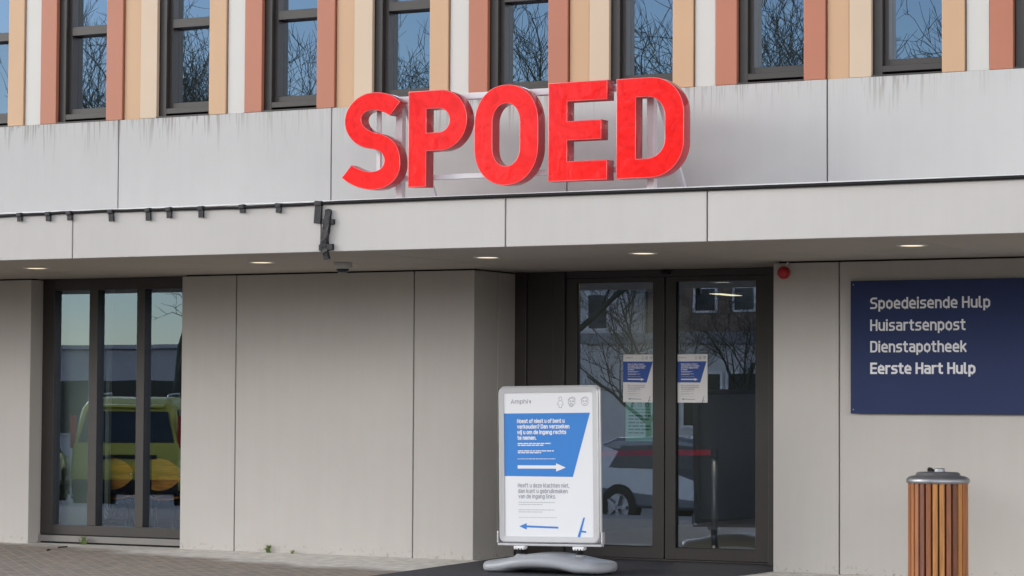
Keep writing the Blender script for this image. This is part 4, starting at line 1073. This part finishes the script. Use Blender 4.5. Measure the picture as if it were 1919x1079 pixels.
# ------------------------------------------------------------------ what the panes mirror: cars, trees and houses across the forecourt
def car(name, label, loc, head, prof, W_, wheels, wr, paint, side_win, rear_win, front_win, tails, heads, belt=.95, taper=.16, round_=.06, spoiler=None, group=None):
    c = thing(name, label, 'car', loc, (0, 0, math.radians(head)), group)
    top = max(z for x, z in prof)
    def hw(z): return W_ / 2 * (1 - (taper * max(0, z - belt) / (top - belt)) - .06 * max(0, (.45 - z) / .45))
    def ins(x, z):                                    # profile with wheel arches cut in
        return x, z
    mb = MB(); n = len(prof)
    va = [mb.bm.verts.new((x, hw(z), z)) for x, z in prof]; vb = [mb.bm.verts.new((x, -hw(z), z)) for x, z in prof]
    mb.bm.faces.new(va); mb.bm.faces.new(vb[::-1])
    for i in range(n): mb.bm.faces.new([va[i], vb[i], vb[(i + 1) % n], va[(i + 1) % n]])
    mb.build('body', paint, c, bevel=round_, seg=4, smooth=False)
    for sgn in (1, -1):
        for poly in side_win:
            m2 = MB(); m2.bm.faces.new([m2.bm.verts.new((x, sgn * (hw(z) + .006), z)) for x, z in poly]); m2.build('side_window', M['dark_glass'], c)
        for wx in wheels:
            t = MB(); t.lathe([(wr * .62, -.11), (wr * .96, -.11), (wr, -.08), (wr, .08), (wr * .96, .11), (wr * .62, .11)], n=32)
            w = t.xf(Matrix.Translation((wx, sgn * (W_ / 2 - .10), wr)) @ Matrix.Rotation(math.radians(90), 4, 'X')).build('wheel', M['tyre'], c, smooth=False)
            r = MB(); r.lathe([(wr * .64, -.02), (wr * .64, .02)], n=28)
            for k in range(5):
                a = 2 * math.pi * k / 5; r.bar((0, 0, .05), (math.cos(a) * wr * .6, math.sin(a) * wr * .6, .05), .07, .05)
            r.xf(Matrix.Translation((wx, sgn * (W_ / 2 - .008), wr)) @ Matrix.Rotation(math.radians(-90 * sgn), 4, 'X')).build('rim', M['rim'], w)
            a_ = MB(); a_.bm.faces.new([a_.bm.verts.new((wx + (wr + .035) * math.cos(t_), sgn * (hw(.4) + .004), wr + (wr + .035) * math.sin(t_))) for t_ in [math.pi * 2 * k / 28 for k in range(28)] if wr + (wr + .035) * math.sin(t_) > .22])
            a_.build('wheel_arch', M['tyre'], c)
    for nm, quad in (('rear_window', rear_win), ('windscreen', front_win)):
        (x0, z0), (x1, z1) = quad; k = -.008 if nm == 'rear_window' else .008
        m2 = MB(); m2.quad((x0 + k, -hw(z0) * .86, z0), (x0 + k, hw(z0) * .86, z0), (x1 + k, hw(z1) * .86, z1 + .004), (x1 + k, -hw(z1) * .86, z1 + .004)); m2.build(nm, M['dark_glass'], c)
    for sgn in (1, -1):
        for (x, z0, z1, w) in tails:
            m2 = MB(); m2.box(x - .02, x + .05, sgn * (hw(z0) - w / 2) - w / 2, sgn * (hw(z0) - w / 2) + w / 2, z0, z1); m2.build('tail_light', M['tail'], c, bevel=.012)
        for (x, z0, z1, w) in heads:
            m2 = MB(); m2.box(x - .05, x + .02, sgn * (W_ / 2 - .12 - w / 2) - w / 2, sgn * (W_ / 2 - .12 - w / 2) + w / 2, z0, z1); m2.build('headlight', M['chrome'], c, bevel=.012)
    xr = min(x for x, z in prof)
    if spoiler:
        x, z = spoiler
        m2 = MB(); m2.prism([(x - .16, z), (x + .30, z + .04), (x + .30, z + .08), (x - .12, z + .035)], -hw(z) * .80, hw(z) * .80); m2.build('spoiler', paint, c, bevel=.015)
        m2 = MB(); m2.box(xr - .014, xr + .03, -.50, .50, .80, .86); m2.build('grip_strip', M['tyre'], c, bevel=.01)
        m2 = MB(); m2.bar((x - .10, -.02, 1.10), (x - .075, .34, 1.24), .02, .02); m2.build('rear_wiper', M['tyre'], c)
        for sg in (1, -1):
            m2 = MB(); m2.tube([(-1.5, sg * hw(1.7) * .82, 1.70), (-1.4, sg * hw(1.7) * .82, 1.75), (.0, sg * hw(1.7) * .82, 1.77), (.1, sg * hw(1.7) * .82, 1.71)], .016, 6); m2.build('roof_rail', M['rim'], c)
    m2 = MB(); m2.box(xr - .012, xr + .02, -.26, .26, .62, .74); m2.build('number_plate', M['plate'], c)
    m2 = MB(); m2.box(xr - .03, xr + .06, -W_ / 2 + .06, W_ / 2 - .06, .28, .50); m2.build('bumper', M['tyre'], c, bevel=.02)
    return c
mpv = [(-2.2, .32), (-2.24, .62), (-2.20, .98), (-2.06, 1.44), (-2.06, 1.60), (-1.7, 1.69), (-.4, 1.72), (.3, 1.64), (1.25, 1.08), (2.1, .88), (2.26, .60), (2.2, .30)]
car('estate_car', 'yellow people carrier with red tail lights mirrored in the tall window', (-17.14, -18.02, gz(-17.1)), 242, mpv, 1.84, (-1.35, 1.38), .33, M['car_yellow'],
    [[(-1.75, 1.08), (-.75, 1.08), (-.75, 1.55), (-1.62, 1.52)], [(-.68, 1.08), (.9, 1.08), (.25, 1.52), (-.68, 1.56)]], ((-2.185, 1.04), (-2.065, 1.50)), ((1.22, 1.12), (.36, 1.60)),
    [(-2.15, .96, 1.44, .09)], [(2.2, .62, .80, .34)], belt=1.0, taper=.24, round_=.11, spoiler=(-2.04, 1.56))
suv = [(-2.15, .38), (-2.2, .72), (-2.12, 1.02), (-1.78, 1.46), (-1.5, 1.56), (-.2, 1.60), (.3, 1.52), (1.0, 1.06), (1.95, .94), (2.2, .72), (2.22, .42), (2.1, .30)]
[x for x in COL.objects if x.name == 'estate_car'][0].scale = (1.0, 1.06, 1.17)
car('white_car', 'white car mirrored at the left edge of the tall window', (-18.05, -15.2, gz(-15.2)), 238, suv, 1.84, (-1.32, 1.36), .34, M['car_white'],
    [[(-1.55, 1.04), (-.5, 1.04), (-.5, 1.45), (-1.35, 1.42)], [(-.43, 1.04), (.82, 1.04), (.28, 1.42), (-.43, 1.46)]], ((-2.06, 1.08), (-1.78, 1.42)), ((1.0, 1.10), (.36, 1.49)),
    [(-2.12, .82, 1.02, .3)], [(2.14, .70, .86, .38)]).scale = (1, 1, .84)
def place_suv(nm, lb, x, y, h, paint):
    return car(nm, lb, (x, y, gz(y)), h, suv, 1.86, (-1.32, 1.36), .36, paint,
    [[(-1.55, 1.04), (-.5, 1.04), (-.5, 1.45), (-1.35, 1.42)], [(-.43, 1.04), (.82, 1.04), (.28, 1.42), (-.43, 1.46)]], ((-2.06, 1.08), (-1.78, 1.42)), ((1.0, 1.10), (.36, 1.49)),
    [(-2.12, .82, 1.02, .3)], [(2.14, .70, .86, .38)])
place_suv('suv', 'grey sport utility car with silver wheels mirrored in the glass doors', -7.22, -19.70, 15, M['car_grey'])

def tree_mesh(seed, height, lean=0.0):
    """trunk+limbs mesh and twig mesh of a bare winter tree"""
    rnd = random.Random(seed); wood, twig = MB(), MB()
    def grow(p, d, L, r, lev):
        n = 5 if lev < 2 else (4 if lev < 4 else 3)
        pts, rad = [p.copy()], [r]
        k = n if lev else 7
        for i in range(k):
            d = (d + Vector((rnd.gauss(0, .16), rnd.gauss(0, .16), rnd.gauss(0.03, .13))) * (.45 if lev == 0 else 1)).normalized()
            p = p + d * (L / k); pts.append(p.copy()); rad.append(r * (1 - .55 * (i + 1) / k))
        (wood if lev < 3 else twig).tube(pts, rad, 7 if lev == 0 else (5 if lev < 3 else 3), cap=False)
        if lev >= 5: return
        nb = (6, 5, 5, 4, 2)[lev]
        for b in range(nb):
            t = rnd.uniform(.38 if lev == 0 else .22, 1.0); i = min(int(t * k), k - 1)
            q = pts[i].lerp(pts[i + 1], t * k - i)
            base = (pts[i + 1] - pts[i]).normalized()
            ax = base.cross(Vector((rnd.uniform(-1, 1), rnd.uniform(-1, 1), rnd.uniform(-.4, 1)))).normalized()
            nd = (Matrix.Rotation(math.radians(rnd.uniform(28, 62)), 3, ax) @ base + Vector((0, 0, .12))).normalized()
            grow(q, nd, L * rnd.uniform(.48, .72), max(rad[i] * rnd.uniform(.50, .70), .007), lev + 1)
    grow(Vector((0, 0, -.1)), Vector((lean, 0, 1)).normalized(), height * .55, height * .0145, 0)
    return wood, twig
protos = []
spots = [(-16.8, -33.0, 11.5), (-5.9, -23.5, 10), (-14.8, -21.5, 9.5), (-9.2, -29.0, 11), (-24.4, -31.0, 11.5), (-30.0, -36.5, 12), (-3.5, -29.5, 11), (-23.0, -38.5, 12), (-12.0, -38.0, 12), (-14.2, -36.2, 6.0), (-15.9, -35.4, 6.6), (-20.6, -28.5, 11.0)]
labs = ['bare winter tree with thick trunk mirrored in the left door', 'bare winter tree mirrored in the upper windows right of the red letters', 'bare winter tree nearest the building, mirrored in the upper windows left of the red letters',
        'bare winter tree mirrored in the windows just above the red letters', 'bare winter tree mirrored in the second and third upper windows from the left',
        'bare tree standing far left near the low grey building', 'bare tree standing rightmost in the row across the forecourt',
        'bare tree standing before the gap between the white house and the low grey building', 'tall bare tree standing behind the others before the low white annex',
        'slender young bare tree mirrored in the right door', 'slender young bare tree mirrored in the left door', 'bare winter tree mirrored in the third and fourth upper windows from the left']
for i, ((x, y, h), lb) in enumerate(zip(spots, labs)):
    rz = i * 1.37
    if i < 4:
        t = thing('bare_tree', lb, 'tree', (x, y, -.8), (0, 0, rz), 'bare trees across the forecourt')
        wd, tw = tree_mesh(31 + i * 7, h, .05 * (i - 1.5)); wd.build('trunk', M['bark'], t, smooth=True, recalc=False); tw.build('crown', M['twig'], t, recalc=False)
        protos.append(t)
    else:
        t = copy_tree(protos[i % 4]); t.location = (x, y, -.8); t.rotation_euler = (0, 0, rz + 2); s_ = h / spots[i % 4][2]; t.scale = (s_, s_, s_); t['label'] = lb

def house(name, label, x0, x1, y0, y1, z1, wall_m, wins, roof_h=.3, fr='white_paint', roof_m='render_grey'):
    h = thing(name, label, 'building', ((x0 + x1) / 2, y1, -.8)); tr = Matrix.Translation((-(x0 + x1) / 2, -y1, .8))
    mb = MB(); mb.box(x0, x1, y0, y1, -.9, z1); mb.xf(tr).build('wall', wall_m, h)
    mb = MB(); mb.box(x0 - .25, x1 + .25, y0 - .25, y1 + .25, z1 + .001, z1 + roof_h); mb.xf(tr).build('roof', M[roof_m], h)
    for a, b, c, d in wins:
        f = MB(); t = .07
        f.box(a, b, y1 + .002, y1 + .06, c, c + t); f.box(a, b, y1 + .002, y1 + .06, d - t, d); f.box(a, a + t, y1 + .002, y1 + .06, c + t, d - t); f.box(b - t, b, y1 + .002, y1 + .06, c + t, d - t)
        w = f.xf(tr).build('window', M[fr], h)
        g = MB(); g.box(a + t, b - t, y1 + .002, y1 + .02, c + t, d - t); g.xf(tr).build('pane', M['dark_glass'], w)
house('brick_building', 'tall brown brick building with small white framed windows across the forecourt', -23.6, -6.0, -64, -51.6, 8.4, M['brick'],
      [(-22.05, -21.25, 4.15, 4.95), (-20.75, -19.95, 4.15, 4.95), (-17.5, -16.7, 4.15, 4.95), (-14.4, -13.6, 4.15, 4.95), (-11, -10.2, 4.15, 4.95)])
house('flat_roofed_annex', 'low white annex with a strip of windows before the brick building', -21.5, -5.0, -51.5, -43.2, 3.0, M['render_white'],
      [(-18.6 + 1.35 * k, -17.35 + 1.35 * k, .7, 2.25) for k in range(8)])
house('white_house', 'white rendered house with a tall dark window beside the brick building', -29.0, -23.75, -62, -50.4, 6.6, M['render_white'],
      [(-25.1, -24.35, 3.6, 4.75), (-27.5, -26.7, 3.6, 4.75), (-25.2, -24.2, .8, 2.2)])
house('low_grey_building', 'long low grey building with a dark window strip mirrored in the tall window', -60, -29.8, -56, -43.8, 2.95, M['render_grey'],
      [(-59 + 1.9 * k, -57.15 + 1.9 * k, .3, 2.05) for k in range(15)], roof_h=.12, fr='render_grey')
